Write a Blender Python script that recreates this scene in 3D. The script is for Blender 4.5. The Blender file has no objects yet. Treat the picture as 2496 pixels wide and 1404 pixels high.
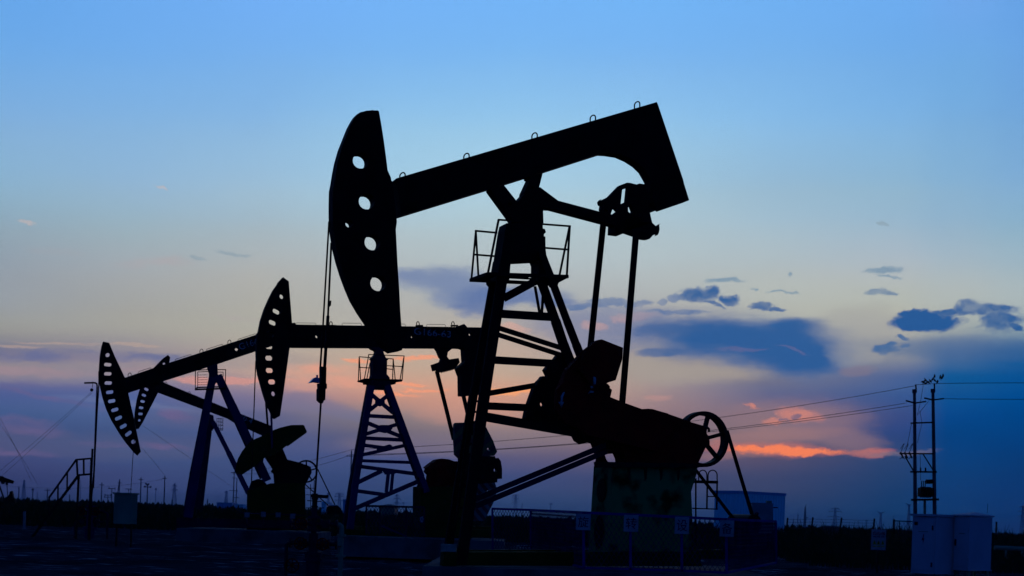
import bpy, math, random
import numpy as np
from mathutils import Vector, Matrix
from mathutils.geometry import tessellate_polygon

random.seed(7)
rng = np.random.default_rng(7)
SC = bpy.context.scene
COL = SC.collection

# ------------------------------------------------------------------ camera
F, CX, YH, ROLL, EYE = 3300.0, 1248.0, 1262.0, 0.035, 1.9
CAM = Vector((0, 0, EYE))
cd = bpy.data.cameras.new('camera')
cam = bpy.data.objects.new('camera', cd)
COL.objects.link(cam)
cam.matrix_world = Matrix.Translation(CAM) @ Matrix.Rotation(math.pi / 2, 4, 'X') @ Matrix.Rotation(ROLL, 4, 'Z')
cd.sensor_width = 36.0
cd.lens = F * 36.0 / 2496.0
cd.shift_y = (YH - 702.0) / 2496.0
cd.clip_start = 0.5
cd.clip_end = 20000
cd.dof.use_dof = True
cd.dof.focus_distance = 29.5
cd.dof.aperture_fstop = 2.2
SC.camera = cam
SC.view_settings.view_transform = 'Standard'
SC.view_settings.look = 'None'
SC.view_settings.exposure = 0.0
SC.view_settings.gamma = 1.0

cR, sR = math.cos(ROLL), math.sin(ROLL)


def ray(px, py):
    du, dv = px - CX, YH - py
    return Vector(((du * cR - dv * sR) / F, 1.0, (du * sR + dv * cR) / F))


def proj(p):
    x, z = (p.x - CAM.x) / p.y * F, (p.z - CAM.z) / p.y * F
    return (CX + x * cR + z * sR, YH - (-x * sR + z * cR))


def P(px, py, Y):
    return CAM + ray(px, py) * Y


def gz(Y):
    t = min(1.0, max(0.0, (Y - 38.0) / 17.0))
    return 0.4 * t * t * (3 - 2 * t)


def lin(c):
    return tuple(((v / 255.0) / 12.92 if v / 255.0 <= 0.04045 else ((v / 255.0 + 0.055) / 1.055) ** 2.4) for v in c)


# ------------------------------------------------------------------ sky (world)
def build_sky():
    w = bpy.data.worlds.new('World')
    SC.world = w
    w.use_nodes = True
    nt = w.node_tree
    N, L = nt.nodes, nt.links
    N.clear()
    out = N.new('ShaderNodeOutputWorld')
    bg = N.new('ShaderNodeBackground')
    L.new(bg.outputs[0], out.inputs[0])

    def val(x):
        return x

    def math_(op, a, b=None, c=None, clamp=False):
        n = N.new('ShaderNodeMath')
        n.operation = op
        n.use_clamp = clamp
        for i, v in enumerate((a, b, c)):
            if v is None:
                continue
            if isinstance(v, (int, float)):
                n.inputs[i].default_value = v
            else:
                L.new(v, n.inputs[i])
        return n.outputs[0]

    def vmath(op, a, b=None, scale=None):
        n = N.new('ShaderNodeVectorMath')
        n.operation = op
        for i, v in enumerate((a, b)):
            if v is None:
                continue
            if isinstance(v, tuple):
                n.inputs[i].default_value = v
            else:
                L.new(v, n.inputs[i])
        if scale is not None:
            n.inputs['Scale'].default_value = scale
        return n.outputs[1] if op in ('LENGTH', 'DOT_PRODUCT') else n.outputs[0]

    def mrange(v, a, b, c=0.0, d=1.0, smooth=True):
        n = N.new('ShaderNodeMapRange')
        n.interpolation_type = 'SMOOTHSTEP' if smooth else 'LINEAR'
        n.inputs[1].default_value, n.inputs[2].default_value = a, b
        n.inputs[3].default_value, n.inputs[4].default_value = c, d
        L.new(v, n.inputs[0])
        return n.outputs[0]

    def mix(fac, a, b):
        n = N.new('ShaderNodeMix')
        n.data_type = 'RGBA'
        if isinstance(fac, (int, float)):
            n.inputs[0].default_value = fac
        else:
            L.new(fac, n.inputs[0])
        for i, v in ((6, a), (7, b)):
            if isinstance(v, tuple):
                n.inputs[i].default_value = (*v, 1)
            else:
                L.new(v, n.inputs[i])
        return n.outputs[2]

    tc = N.new('ShaderNodeTexCoord')
    sp = N.new('ShaderNodeSeparateXYZ')
    L.new(tc.outputs['Generated'], sp.inputs[0])
    S = F / 100.0
    U = math_('MULTIPLY', math_('ARCTAN2', sp.outputs[0], sp.outputs[1]), S)
    V = math_('MULTIPLY', math_('ARCSINE', sp.outputs[2]), S)
    cb = N.new('ShaderNodeCombineXYZ')
    L.new(U, cb.inputs[0])
    L.new(V, cb.inputs[1])
    vec = cb.outputs[0]

    def noise(v, scale, detail, stretch=(1, 1, 1), rough=0.55, off=(0, 0, 0)):
        m = vmath('MULTIPLY', v, stretch)
        if off != (0, 0, 0):
            m = vmath('ADD', m, off)
        n = N.new('ShaderNodeTexNoise')
        n.inputs['Scale'].default_value = scale
        n.inputs['Detail'].default_value = detail
        n.inputs['Roughness'].default_value = rough
        L.new(m, n.inputs['Vector'])
        return n.outputs['Fac']

    def warp(v, scale, detail, amp, stretch=(1, 1, 1), rough=0.55):
        a = math_('MULTIPLY_ADD', noise(v, scale, detail, stretch, rough), amp[0], -0.5 * amp[0])
        b = math_('MULTIPLY_ADD', noise(v, scale, detail, stretch, rough, (17.3, 5.1, 3.7)), amp[1], -0.5 * amp[1])
        c = N.new('ShaderNodeCombineXYZ')
        L.new(a, c.inputs[0])
        L.new(b, c.inputs[1])
        return vmath('ADD', v, c.outputs[0])

    v_soft = warp(vec, 0.9, 5, (1.6, 0.50), (0.4, 1, 1), 0.65)
    v_base = warp(vec, 0.45, 4, (1.2, 0.42), (0.3, 1, 1), 0.62)
    v_puff = warp(warp(vec, 1.3, 2, (0.55, 0.26)), 4.5, 4, (0.46, 0.26), (0.7, 1, 1), 0.7)
    v_wisp = warp(warp(vec, 0.8, 2, (0.9, 0.3), (0.5, 1, 1)), 2.6, 4, (0.8, 0.36), (0.4, 1, 1), 0.7)

    def uv(px, py):
        r = ray(px, py)
        return math.atan2(r.x, r.y) * S, math.asin(r.z / r.length) * S

    cols = [0, 312, 624, 936, 1248, 1560, 1872, 2184, 2320, 2496]
    rows = [0, 150, 300, 450, 550, 650, 740, 800, 850, 900, 950, 1000, 1050, 1100, 1150, 1200, 1250]
    G = [
        [(105,168,235),(110,172,240),(115,176,246),(117,180,247),(117,181,247),(116,181,246),(113,177,243),(110,173,240),(112,169,236),(103,163,230)],
        [(115,172,230),(118,175,234),(122,178,236),(126,184,240),(128,186,240),(127,184,239),(122,180,236),(114,173,232),(112,171,229),(108,165,226)],
        [(130,176,220),(133,180,224),(138,184,226),(148,196,232),(152,200,234),(148,196,232),(138,188,230),(128,180,226),(122,174,221),(116,168,218)],
        [(140,178,206),(146,182,212),(156,190,215),(165,202,224),(170,206,226),(164,198,218),(150,186,212),(143,182,210),(136,178,211),(130,174,212)],
        [(144,168,185),(154,178,192),(164,184,196),(174,196,206),(178,200,208),(174,196,206),(164,190,206),(156,184,204),(149,180,203),(142,178,202)],
        [(148,160,172),(162,170,176),(174,178,178),(178,186,188),(178,188,192),(178,190,194),(176,188,192),(174,186,194),(167,184,194),(160,182,194)],
        [(152,158,164),(163,164,162),(174,173,166),(178,178,174),(172,174,174),(172,174,175),(180,184,178),(180,184,176),(176,183,180),(170,182,184)],
        [(152,152,150),(163,161,156),(175,172,162),(182,176,168),(182,170,160),(160,152,155),(168,170,168),(174,174,168),(160,168,168),(140,158,168)],
        [(126,124,142),(146,140,150),(178,166,156),(190,172,156),(190,168,154),(152,148,154),(140,142,150),(152,154,156),(100,122,155),(55,102,152)],
        [(140,126,142),(146,134,148),(188,160,150),(200,166,146),(192,168,150),(164,152,148),(132,128,136),(96,112,150),(40,94,150),(22,86,148)],
        [(92,100,148),(92,104,152),(140,126,148),(208,154,134),(208,158,136),(168,146,142),(102,106,140),(62,92,146),(20,83,145),(6,78,145)],
        [(70,93,142),(81,101,149),(103,105,142),(150,130,132),(188,146,132),(155,128,132),(116,105,126),(60,80,134),(10,74,141),(2,70,136)],
        [(68,84,130),(68,88,134),(80,92,138),(112,106,124),(150,128,128),(136,116,122),(110,102,118),(48,72,128),(6,67,130),(4,66,130)],
        [(69,78,125),(65,86,132),(71,86,132),(82,89,132),(108,100,125),(113,99,119),(97,87,110),(48,71,117),(10,65,126),(7,61,121)],
        [(58,67,112),(63,76,123),(63,80,126),(63,80,126),(74,82,125),(76,80,116),(70,75,110),(39,67,113),(14,63,120),(11,58,115)],
        [(50,61,104),(58,71,115),(56,74,121),(54,73,117),(58,76,119),(61,74,113),(56,69,106),(28,63,110),(17,61,116),(13,56,112)],
        [(41,61,99),(46,67,108),(45,69,110),(43,69,110),(45,71,112),(45,69,110),(39,63,106),(20,60,106),(15,59,112),(13,54,108)],
    ]
    VMAX = 13.6
    sb = N.new('ShaderNodeSeparateXYZ')
    L.new(v_base, sb.inputs[0])
    tV = mrange(sb.outputs[1], 0, VMAX, 0, 1, False)
    col = None
    up = None
    for ci, cx in enumerate(cols):
        r = N.new('ShaderNodeValToRGB')
        r.color_ramp.interpolation = 'CARDINAL'
        els = r.color_ramp.elements
        pts = []
        for ri, ry in enumerate(rows):
            pts.append((uv(cx, ry)[1] / VMAX, lin(G[ri][ci])))
        pts.append((0.0, tuple(0.8 * k for k in lin(G[-1][ci]))))
        pts = sorted(p for p in pts if p[0] >= 0)
        els[0].position, els[0].color = pts[0][0], (*pts[0][1], 1)
        els[1].position, els[1].color = pts[-1][0], (*pts[-1][1], 1)
        for pos, c in pts[1:-1]:
            e = els.new(pos)
            e.color = (*c, 1)
        L.new(tV, r.inputs[0])
        uc = uv(cx, 750)[0]
        col = r.outputs[0] if col is None else mix(mrange(sb.outputs[0], up, uc, 0, 1, ci >= 8), col, r.outputs[0])
        up = uc

    wispn = noise(v_wisp, 1.5, 5, (0.35, 1, 1), 0.6)
    wispm = mrange(wispn, 0.38, 0.62, 0.25, 1.0)
    finen = mrange(noise(v_puff, 2.2, 5, (0.6, 1, 1), 0.6), 0.3, 0.6, 0.6, 1.0)

    CL = []

    def cloud(c, ells, amt=1.0, vv=None, soft=0.3, mod=None):
        CL.append((c, ells, amt, vv or v_puff, soft, mod))

    nA = math_('MULTIPLY_ADD', noise(vec, 0.8, 6, (0.4, 1.15, 1), 0.66), 1.0, -0.5)
    nB = math_('MULTIPLY_ADD', noise(vec, 2.6, 5, (0.55, 1.1, 1), 0.68, (3.1, 9.2, 0.4)), 1.0, -0.5)

    def lay(col, c, ells, amt, vv, soft, mod):
        nz, am = (nB, 1.6) if vv is v_puff else (nA, 1.5 + 1.4 * soft)
        m = None
        for e in ells:
            x, y, rx, ry = e[:4]
            rot = e[4] if len(e) > 4 else 0.0
            u0, v0 = uv(x, y)
            an = math.radians(rot) + ROLL
            ca, sa = math.cos(an), math.sin(an)
            dv = vmath('SUBTRACT', vv, (u0, v0, 0.0))
            ex = vmath('DOT_PRODUCT', dv, (ca * 100.0 / rx, sa * 100.0 / rx, 0.0))
            ey = vmath('DOT_PRODUCT', dv, (-sa * 100.0 / ry, ca * 100.0 / ry, 0.0))
            r2 = math_('MULTIPLY_ADD', ey, ey, math_('MULTIPLY', ex, ex))
            m = r2 if m is None else math_('SMOOTH_MIN', m, r2, 0.5)
        m = math_('MULTIPLY_ADD', nz, am, m)
        m = mrange(m, max(0.0, 1 - 1.5 * soft), 1 + 1.5 * soft, 1, 0)
        if mod is not None:
            m = math_('MULTIPLY', m, mod)
        if amt != 1.0:
            m = math_('MULTIPLY', m, amt)
        return mix(m, col, lin(c))

    # wide soft veils first
    cloud((150, 146, 150), [(120, 905, 330, 26), (560, 880, 220, 22)], 0.45, v_soft, 0.6)
    cloud((92, 94, 128), [(200, 1085, 420, 30), (520, 1020, 160, 26)], 0.4, v_soft, 0.6)
    cloud((132, 118, 130), [(1040, 1085, 200, 26), (1330, 1060, 150, 26)], 0.45, v_soft, 0.6)
    cloud((168, 158, 150), [(1690, 905, 150, 30), (1590, 890, 80, 24)], 0.75, v_soft, 0.6)
    cloud((158, 124, 128), [(1920, 1030, 170, 54), (2010, 1060, 120, 34, -12)], 0.5, v_soft, 0.6)
    cloud((112, 132, 172), [(1060, 682, 110, 30), (1120, 712, 85, 36), (1000, 672, 60, 18)], 0.85, v_wisp, 0.6)
    cloud((92, 116, 166), [(1250, 722, 120, 22), (1180, 745, 60, 26), (1330, 735, 70, 14)], 0.85, v_wisp, 0.55)
    cloud((108, 126, 168), [(1470, 790, 170, 40), (1440, 835, 90, 26)], 0.6, v_wisp, 0.6)
    cloud((86, 112, 158), [(1800, 826, 245, 60, -5), (1910, 848, 150, 66, -8)], 0.75, v_soft, 0.6)
    cloud((42, 92, 152), [(1790, 820, 185, 42, -5), (1895, 850, 135, 52, -8), (1930, 800, 90, 24)], 0.95, v_soft, 0.55)
    cloud((66, 100, 152), [(1610, 800, 80, 16), (1630, 858, 60, 12)], 0.7, v_wisp, 0.5)
    cloud((100, 104, 150), [(1800, 852, 55, 5, -4), (1915, 855, 45, 5, -16)], 0.55, v_wisp, 0.4)
    cloud((62, 100, 150), [(2380, 850, 230, 26, -4)], 0.6, v_soft, 0.6)
    cloud((160, 160, 160), [(2110, 795, 120, 44), (2085, 850, 70, 34)], 0.5, v_soft, 0.6)
    cloud((136, 120, 136), [(2085, 905, 34, 12)], 0.45, v_soft, 0.65)
    # dark blue puffs
    dk = (46, 94, 152)
    cloud(dk, [(1703, 722, 46, 17), (1722, 711, 36, 13), (1738, 742, 24, 5, -24), (1778, 733, 26, 11, -8), (1862, 747, 26, 9), (1893, 754, 11, 5)], 0.97, v_puff, 0.42, finen)
    cloud((26, 86, 150), [(2258, 786, 74, 21), (2292, 782, 44, 17), (2222, 799, 30, 10), (2240, 768, 34, 12)], 0.97, v_puff, 0.36)
    cloud((30, 88, 150), [(2356, 748, 28, 15), (2396, 757, 66, 11), (2428, 783, 40, 23), (2444, 752, 20, 5), (2310, 757, 22, 6), (2470, 795, 18, 6, -30)], 0.97, v_puff, 0.42, finen)
    cloud((64, 104, 154), [(2152, 848, 36, 11), (2166, 836, 16, 5), (2206, 836, 13, 6), (2196, 820, 14, 4)], 0.95, v_puff, 0.42, finen)
    cloud((110, 142, 168), [(2150, 658, 42, 7), (2165, 672, 30, 3, -6), (1765, 685, 46, 5), (1930, 671, 9, 3), (1890, 711, 22, 3), (1925, 713, 22, 3), (1840, 704, 10, 3)], 0.75, v_puff, 0.5, finen)
    cloud((88, 122, 160), [(2140, 710, 30, 8), (2165, 714, 22, 6)], 0.9, v_puff, 0.35, finen)
    cloud((84, 114, 162), [(1490, 738, 60, 9), (1548, 742, 38, 9), (1408, 748, 38, 8), (1640, 724, 20, 9), (1612, 736, 14, 7), (1650, 762, 74, 6)], 0.8, v_puff, 0.4, finen)
    cloud((74, 104, 152), [(1632, 865, 18, 5), (1450, 560, 1, 1)], 0.7, v_puff, 0.4)
    cloud((138, 158, 172), [(575, 619, 42, 4, -4), (480, 626, 20, 4, -18), (2152, 546, 9, 6, -30)], 0.6, v_puff, 0.5)
    # left bands
    cloud((98, 108, 152), [(170, 866, 210, 12), (40, 870, 120, 14), (420, 874, 110, 10)], 0.9, v_wisp, 0.7, wispm)
    cloud((124, 132, 168), [(600, 720, 1, 1), (330, 985, 160, 9, -6)], 0.3, v_wisp, 0.6)
    # warm streaks
    cloud((190, 164, 150), [(322, 840, 55, 4), (130, 838, 90, 3), (40, 848, 60, 4)], 0.5, v_wisp, 0.6)
    cloud((166, 140, 148), [(90, 908, 150, 9), (350, 905, 90, 9)], 0.55, v_wisp, 0.7, wispm)
    cloud((212, 150, 142), [(520, 926, 110, 8), (600, 930, 60, 7)], 0.8, v_wisp, 0.6)
    cloud((236, 160, 136), [(810, 930, 150, 14), (770, 902, 120, 14), (720, 945, 60, 10), (900, 900, 60, 7)], 0.75, v_wisp, 0.7, wispm)
    cloud((246, 158, 122), [(1040, 945, 55, 4, 2), (1010, 875, 55, 5, 6), (870, 880, 40, 5), (960, 958, 60, 5), (1000, 932, 40, 4)], 0.8, v_wisp, 0.6)
    cloud((112, 114, 148), [(770, 985, 110, 22, -14), (850, 1010, 90, 14, -10), (730, 965, 60, 14)], 0.55, v_soft, 0.7)
    cloud((252, 166, 112), [(1240, 956, 80, 9)], 0.95, v_wisp, 0.6)
    cloud((212, 150, 132), [(1130, 1000, 110, 34)], 0.4, v_soft, 0.6)
    cloud((180, 130, 124), [(1850, 1066, 170, 18, 3), (1800, 1110, 120, 10)], 0.35, v_soft, 0.6)
    cloud((114, 98, 140), [(140, 972, 120, 7, -12), (430, 1012, 42, 12, -8), (330, 1086, 110, 8, -3), (80, 1042, 70, 16, -6), (60, 1105, 70, 8)], 0.65, v_wisp, 0.7, wispm)
    cloud((222, 166, 150), [(1258, 800, 30, 7, -10), (1437, 792, 30, 9), (1540, 770, 60, 9)], 0.7, v_wisp, 0.6, wispm)
    cloud((188, 144, 140), [(1615, 975, 30, 8)], 0.6, v_wisp, 0.7)
    cloud((222, 138, 120), [(1948, 1012, 48, 15, -6), (1890, 1030, 38, 9), (1834, 990, 16, 5, -30)], 0.7, v_puff, 0.6, wispm)
    cloud((92, 96, 128), [(1945, 1018, 10, 5), (1918, 1027, 16, 3)], 0.7, v_puff, 0.5)
    cloud((200, 118, 108), [(1870, 1095, 150, 15, -1), (2125, 1098, 50, 9)], 0.6, v_wisp, 0.75)
    cloud((120, 112, 132), [(2200, 1100, 70, 6)], 0.5, v_wisp, 0.7)
    cloud((255, 134, 90), [(1930, 1098, 105, 10, -2), (1850, 1092, 60, 6, 2)], 0.95, v_puff, 0.5)
    cloud((196, 108, 108), [(2132, 1098, 36, 6)], 0.35, v_puff, 0.6)
    cloud((206, 184, 178), [(65, 546, 13, 5, -14), (396, 456, 16, 3, -10)], 0.5, v_puff, 0.5)
    cloud((176, 164, 168), [(360, 640, 90, 10, 4), (140, 610, 60, 10), (590, 775, 60, 6, -8)], 0.5, v_wisp, 0.7, wispm)

    # the sky overhead and away from the afterglow is deep blue
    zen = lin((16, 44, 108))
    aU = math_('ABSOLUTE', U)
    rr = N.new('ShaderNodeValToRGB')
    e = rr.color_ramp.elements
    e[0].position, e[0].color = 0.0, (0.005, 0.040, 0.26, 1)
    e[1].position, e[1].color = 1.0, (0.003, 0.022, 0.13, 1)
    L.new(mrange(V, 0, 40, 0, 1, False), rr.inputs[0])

    def bgc(c):
        n = N.new('ShaderNodeBackground')
        if isinstance(c, tuple):
            n.inputs[0].default_value = (*c, 1)
        else:
            L.new(c, n.inputs[0])
        return n.outputs[0]

    def mixs(f, a, b):
        n = N.new('ShaderNodeMixShader')
        L.new(f, n.inputs[0])
        L.new(a, n.inputs[1])
        L.new(b, n.inputs[2])
        return n.outputs[0]

    # clouds only where there are any: a left and a right group, none in the clear upper sky
    BU = uv(1206, 720)[0]
    zones = []
    for sg in (-1, 1):
        c = col
        for k in CL:
            if any(sg * (uv(e[0], e[1])[0] - BU) > -1.6 * e[2] / 100.0 - 0.4 for e in k[1]):
                c = lay(c, *k)
        zones.append(bgc(c))
    lower = mixs(math_('GREATER_THAN', U, BU), zones[0], zones[1])
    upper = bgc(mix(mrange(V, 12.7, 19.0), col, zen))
    front = mixs(math_('GREATER_THAN', V, 8.6), lower, upper)
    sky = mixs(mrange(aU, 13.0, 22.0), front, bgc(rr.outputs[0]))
    sky = mixs(mrange(V, -1.2, -0.05), bgc((0.001, 0.003, 0.010)), sky)
    L.new(sky, out.inputs[0])
    N.remove(bg)
    w.cycles.sampling_method = 'NONE'


build_sky()
SC.cycles.max_bounces = 3
SC.cycles.diffuse_bounces = 2
SC.cycles.glossy_bounces = 2
SC.cycles.use_adaptive_sampling = True
SC.cycles.adaptive_threshold = 0.015
SC.cycles.adaptive_min_samples = 8
sd = bpy.data.lights.new('sun', 'SUN')
sd.energy = 0.012
sd.angle = math.radians(12)
sd.color = (1.0, 0.55, 0.35)
sun = bpy.data.objects.new('sun', sd)
COL.objects.link(sun)
_d = ray(1930, 1095).normalized()
sun.rotation_euler = (-_d).to_track_quat('-Z', 'Y').to_euler()


# ------------------------------------------------------------------ materials
def mat(name, c1, c2=None, scale=3.0, rough=0.6, metal=0.0, lo=0.4, hi=0.7, bump=0.0, detail=6.0):
    m = bpy.data.materials.new(name)
    m.use_nodes = True
    nt = m.node_tree
    N, L = nt.nodes, nt.links
    b = N['Principled BSDF']
    b.inputs['Roughness'].default_value = rough
    b.inputs['Metallic'].default_value = metal
    b.inputs['Specular IOR Level'].default_value = 0.5 if rough < 0.4 else 0.04
    c2 = c2 or tuple(v * 0.7 for v in c1)
    tc = N.new('ShaderNodeTexCoord')
    n = N.new('ShaderNodeTexNoise')
    n.inputs['Scale'].default_value = scale
    n.inputs['Detail'].default_value = detail
    L.new(tc.outputs['Object'], n.inputs['Vector'])
    r = N.new('ShaderNodeValToRGB')
    r.color_ramp.elements[0].position, r.color_ramp.elements[0].color = lo, (*c1, 1)
    r.color_ramp.elements[1].position, r.color_ramp.elements[1].color = hi, (*c2, 1)
    L.new(n.outputs['Fac'], r.inputs[0])
    L.new(r.outputs[0], b.inputs['Base Color'])
    if bump:
        bp = N.new('ShaderNodeBump')
        bp.inputs['Strength'].default_value = bump
        bp.inputs['Distance'].default_value = 0.02
        L.new(n.outputs['Fac'], bp.inputs['Height'])
        L.new(bp.outputs[0], b.inputs['Normal'])
    return m


def stripes(name, c1, c2, width, ang=0.7):
    m = bpy.data.materials.new(name)
    m.use_nodes = True
    nt = m.node_tree
    N, L = nt.nodes, nt.links
    b = N['Principled BSDF']
    b.inputs['Roughness'].default_value = 0.6
    tc = N.new('ShaderNodeTexCoord')
    sp = N.new('ShaderNodeSeparateXYZ')
    L.new(tc.outputs['Object'], sp.inputs[0])
    a = N.new('ShaderNodeMath'); a.operation = 'MULTIPLY_ADD'
    L.new(sp.outputs[0], a.inputs[0]); a.inputs[1].default_value = ang
    L.new(sp.outputs[2], a.inputs[2])
    d = N.new('ShaderNodeMath'); d.operation = 'DIVIDE'
    L.new(a.outputs[0], d.inputs[0]); d.inputs[1].default_value = width
    f = N.new('ShaderNodeMath'); f.operation = 'FRACT'
    L.new(d.outputs[0], f.inputs[0])
    r = N.new('ShaderNodeValToRGB')
    r.color_ramp.interpolation = 'CONSTANT'
    r.color_ramp.elements[0].color = (*c1, 1)
    r.color_ramp.elements[1].position = 0.5
    r.color_ramp.elements[1].color = (*c2, 1)
    L.new(f.outputs[0], r.inputs[0])
    L.new(r.outputs[0], b.inputs['Base Color'])
    return m


M = dict(
    black=mat('black_paint', (0.008, 0.007, 0.008), (0.004, 0.004, 0.004), 2.5, 0.7),
    steel=mat('dark_steel', (0.012, 0.012, 0.014), (0.006, 0.006, 0.006), 6, 0.6),
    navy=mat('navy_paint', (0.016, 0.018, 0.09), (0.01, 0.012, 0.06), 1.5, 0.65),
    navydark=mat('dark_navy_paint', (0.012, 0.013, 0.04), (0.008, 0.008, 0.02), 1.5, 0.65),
    red=mat('red_paint', (0.34, 0.010, 0.006), (0.16, 0.006, 0.004), 1.6, 0.75),
    olive=mat('olive_paint', (0.045, 0.05, 0.006), (0.03, 0.03, 0.005), 1.2, 0.65),
    green=mat('teal_green_paint', (0.04, 0.19, 0.055), (0.02, 0.012, 0.004), 1.7, 0.7, lo=0.5, hi=0.62),
    hole=mat('opening_shade', (0.002, 0.002, 0.002), (0.001, 0.001, 0.001)),  # flat black standing for the shade inside openings
    white=mat('white_paint', (0.72, 0.72, 0.72), (0.6, 0.6, 0.58), 1.2, 0.55),
    dimwhite=mat('weathered_white_paint', (0.22, 0.22, 0.24), (0.16, 0.16, 0.16), 2.2, 0.6),
    letter=mat('white_lettering', (0.34, 0.38, 0.42), (0.08, 0.08, 0.08), 9, 0.6, lo=0.45, hi=0.62),
    grey=mat('grey_sheet_metal', (0.16, 0.24, 0.15), (0.12, 0.17, 0.11), 1.5, 0.55),
    cab=mat('pale_cabinet_paint', (0.46, 0.42, 0.45), (0.38, 0.35, 0.38), 0.9, 0.55),
    concrete=mat('concrete', (0.12, 0.12, 0.12), (0.05, 0.05, 0.05), 1.3, 0.9, bump=0.4),
    pole=mat('pole_concrete', (0.10, 0.10, 0.10), (0.06, 0.06, 0.06), 1.0, 0.85),
    galv=mat('hazed_galvanised_steel', (0.42, 0.42, 0.42), (0.34, 0.34, 0.34), 1.0, 0.6),  # steel grey whose pale tone also stands for haze fading on far things
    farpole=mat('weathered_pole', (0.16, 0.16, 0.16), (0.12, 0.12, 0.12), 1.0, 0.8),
    wire=mat('cable', (0.10, 0.10, 0.10), (0.08, 0.08, 0.08), 1.0, 0.6),
    rail=mat('blue_rail_paint', (0.02, 0.02, 0.22), (0.014, 0.014, 0.12), 3.0, 0.6),
    mesh=mat('mesh_wire', (0.02, 0.02, 0.08), (0.01, 0.01, 0.04), 3.0, 0.6),
    sign=mat('sign_plate_white', (0.30, 0.30, 0.34), (0.2, 0.2, 0.24), 4.0, 0.6),
    signtext=mat('sign_lettering', (0.02, 0.01, 0.01), (0.015, 0.008, 0.008)),
    yellow=mat('warning_yellow', (0.4, 0.32, 0.01), (0.3, 0.24, 0.01)),
    signred=mat('warning_red', (0.3, 0.02, 0.02), (0.22, 0.02, 0.02)),
    bluewall=mat('shed_panel', (0.36, 0.78, 0.8), (0.3, 0.7, 0.74), 0.4, 0.6),
    bluetrim=mat('shed_trim', (0.2, 0.42, 0.6), (0.18, 0.36, 0.5), 0.6, 0.6),
    bluesheen=mat('blue_sheen_metal', (0.1, 0.16, 0.28), (0.08, 0.12, 0.22), 2, 0.3, 0.4),  # blue sky reflection on the load cell, put into its base colour
    glossy=mat('glint_metal', (0.8, 0.8, 0.8), (0.7, 0.7, 0.7), 2, 0.12, 1.0),  # mirror metal for the glint on the motor dome
    bird=mat('bird_feathers', (0.02, 0.018, 0.015), (0.012, 0.01, 0.01), 20, 0.8),
    block=mat('pale_concrete_block', (0.3, 0.29, 0.24), (0.16, 0.15, 0.12), 5, 0.9),
    hazB=stripes('yellow_red_stripes', (0.10, 0.08, 0.008), (0.07, 0.008, 0.006), 0.52, -1.0),
    hazR=stripes('red_white_stripes', (0.16, 0.012, 0.012), (0.10, 0.13, 0.14), 0.40, 1.1),
    reed=mat('reed_leaves', (0.03, 0.034, 0.012), (0.05, 0.045, 0.02), 0.6, 0.8),
)


# ------------------------------------------------------------------ geometry helpers
ORG = {}


class Frame:
    """a vertical plane through the ray of (px0, horizon) at depth Y0, turned by th degrees"""
    def __init__(s, px0, Y0, th=0.0):
        s.px0, s.Y0 = px0, Y0
        a = math.radians(th)
        s.n = Vector((-math.sin(a), math.cos(a), 0))
        s.x = Vector((math.cos(a), math.sin(a), 0))
        s.z = Vector((0, 0, 1))
        s.p0 = CAM + Vector(((px0 - CX) / F, 1, 0)) * Y0

    def at(s, px, py, w=0.0):
        r = ray(px, py)
        t = ((s.p0 - CAM).dot(s.n) + w) / r.dot(s.n)
        return CAM + r * t

    def m(s, k, px=None, py=1000):
        y = s.Y0 if px is None else s.at(px, py).y
        return k * y / F


def circ(x, y, rx, ry=None, n=18, rot=0.0):
    ry = ry or rx
    c, s_ = math.cos(math.radians(rot)), math.sin(math.radians(rot))
    o = []
    for i in range(n):
        a = 2 * math.pi * i / n
        u, v = rx * math.cos(a), ry * math.sin(a)
        o.append((x + u * c + v * s_, y - u * s_ + v * c))
    return o


def slot(x, y, l, h, rot=0.0):
    r = h / 2.0
    k = l / 2.0 - r
    c, s_ = math.cos(math.radians(rot)), math.sin(math.radians(rot))
    o = []
    for i in range(16):
        a = 2 * math.pi * i / 16
        u, v = r * math.cos(a), r * math.sin(a)
        u += k if math.cos(a) >= 0 else -k
        o.append((x + u * c + v * s_, y - u * s_ + v * c))
    return o


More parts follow.
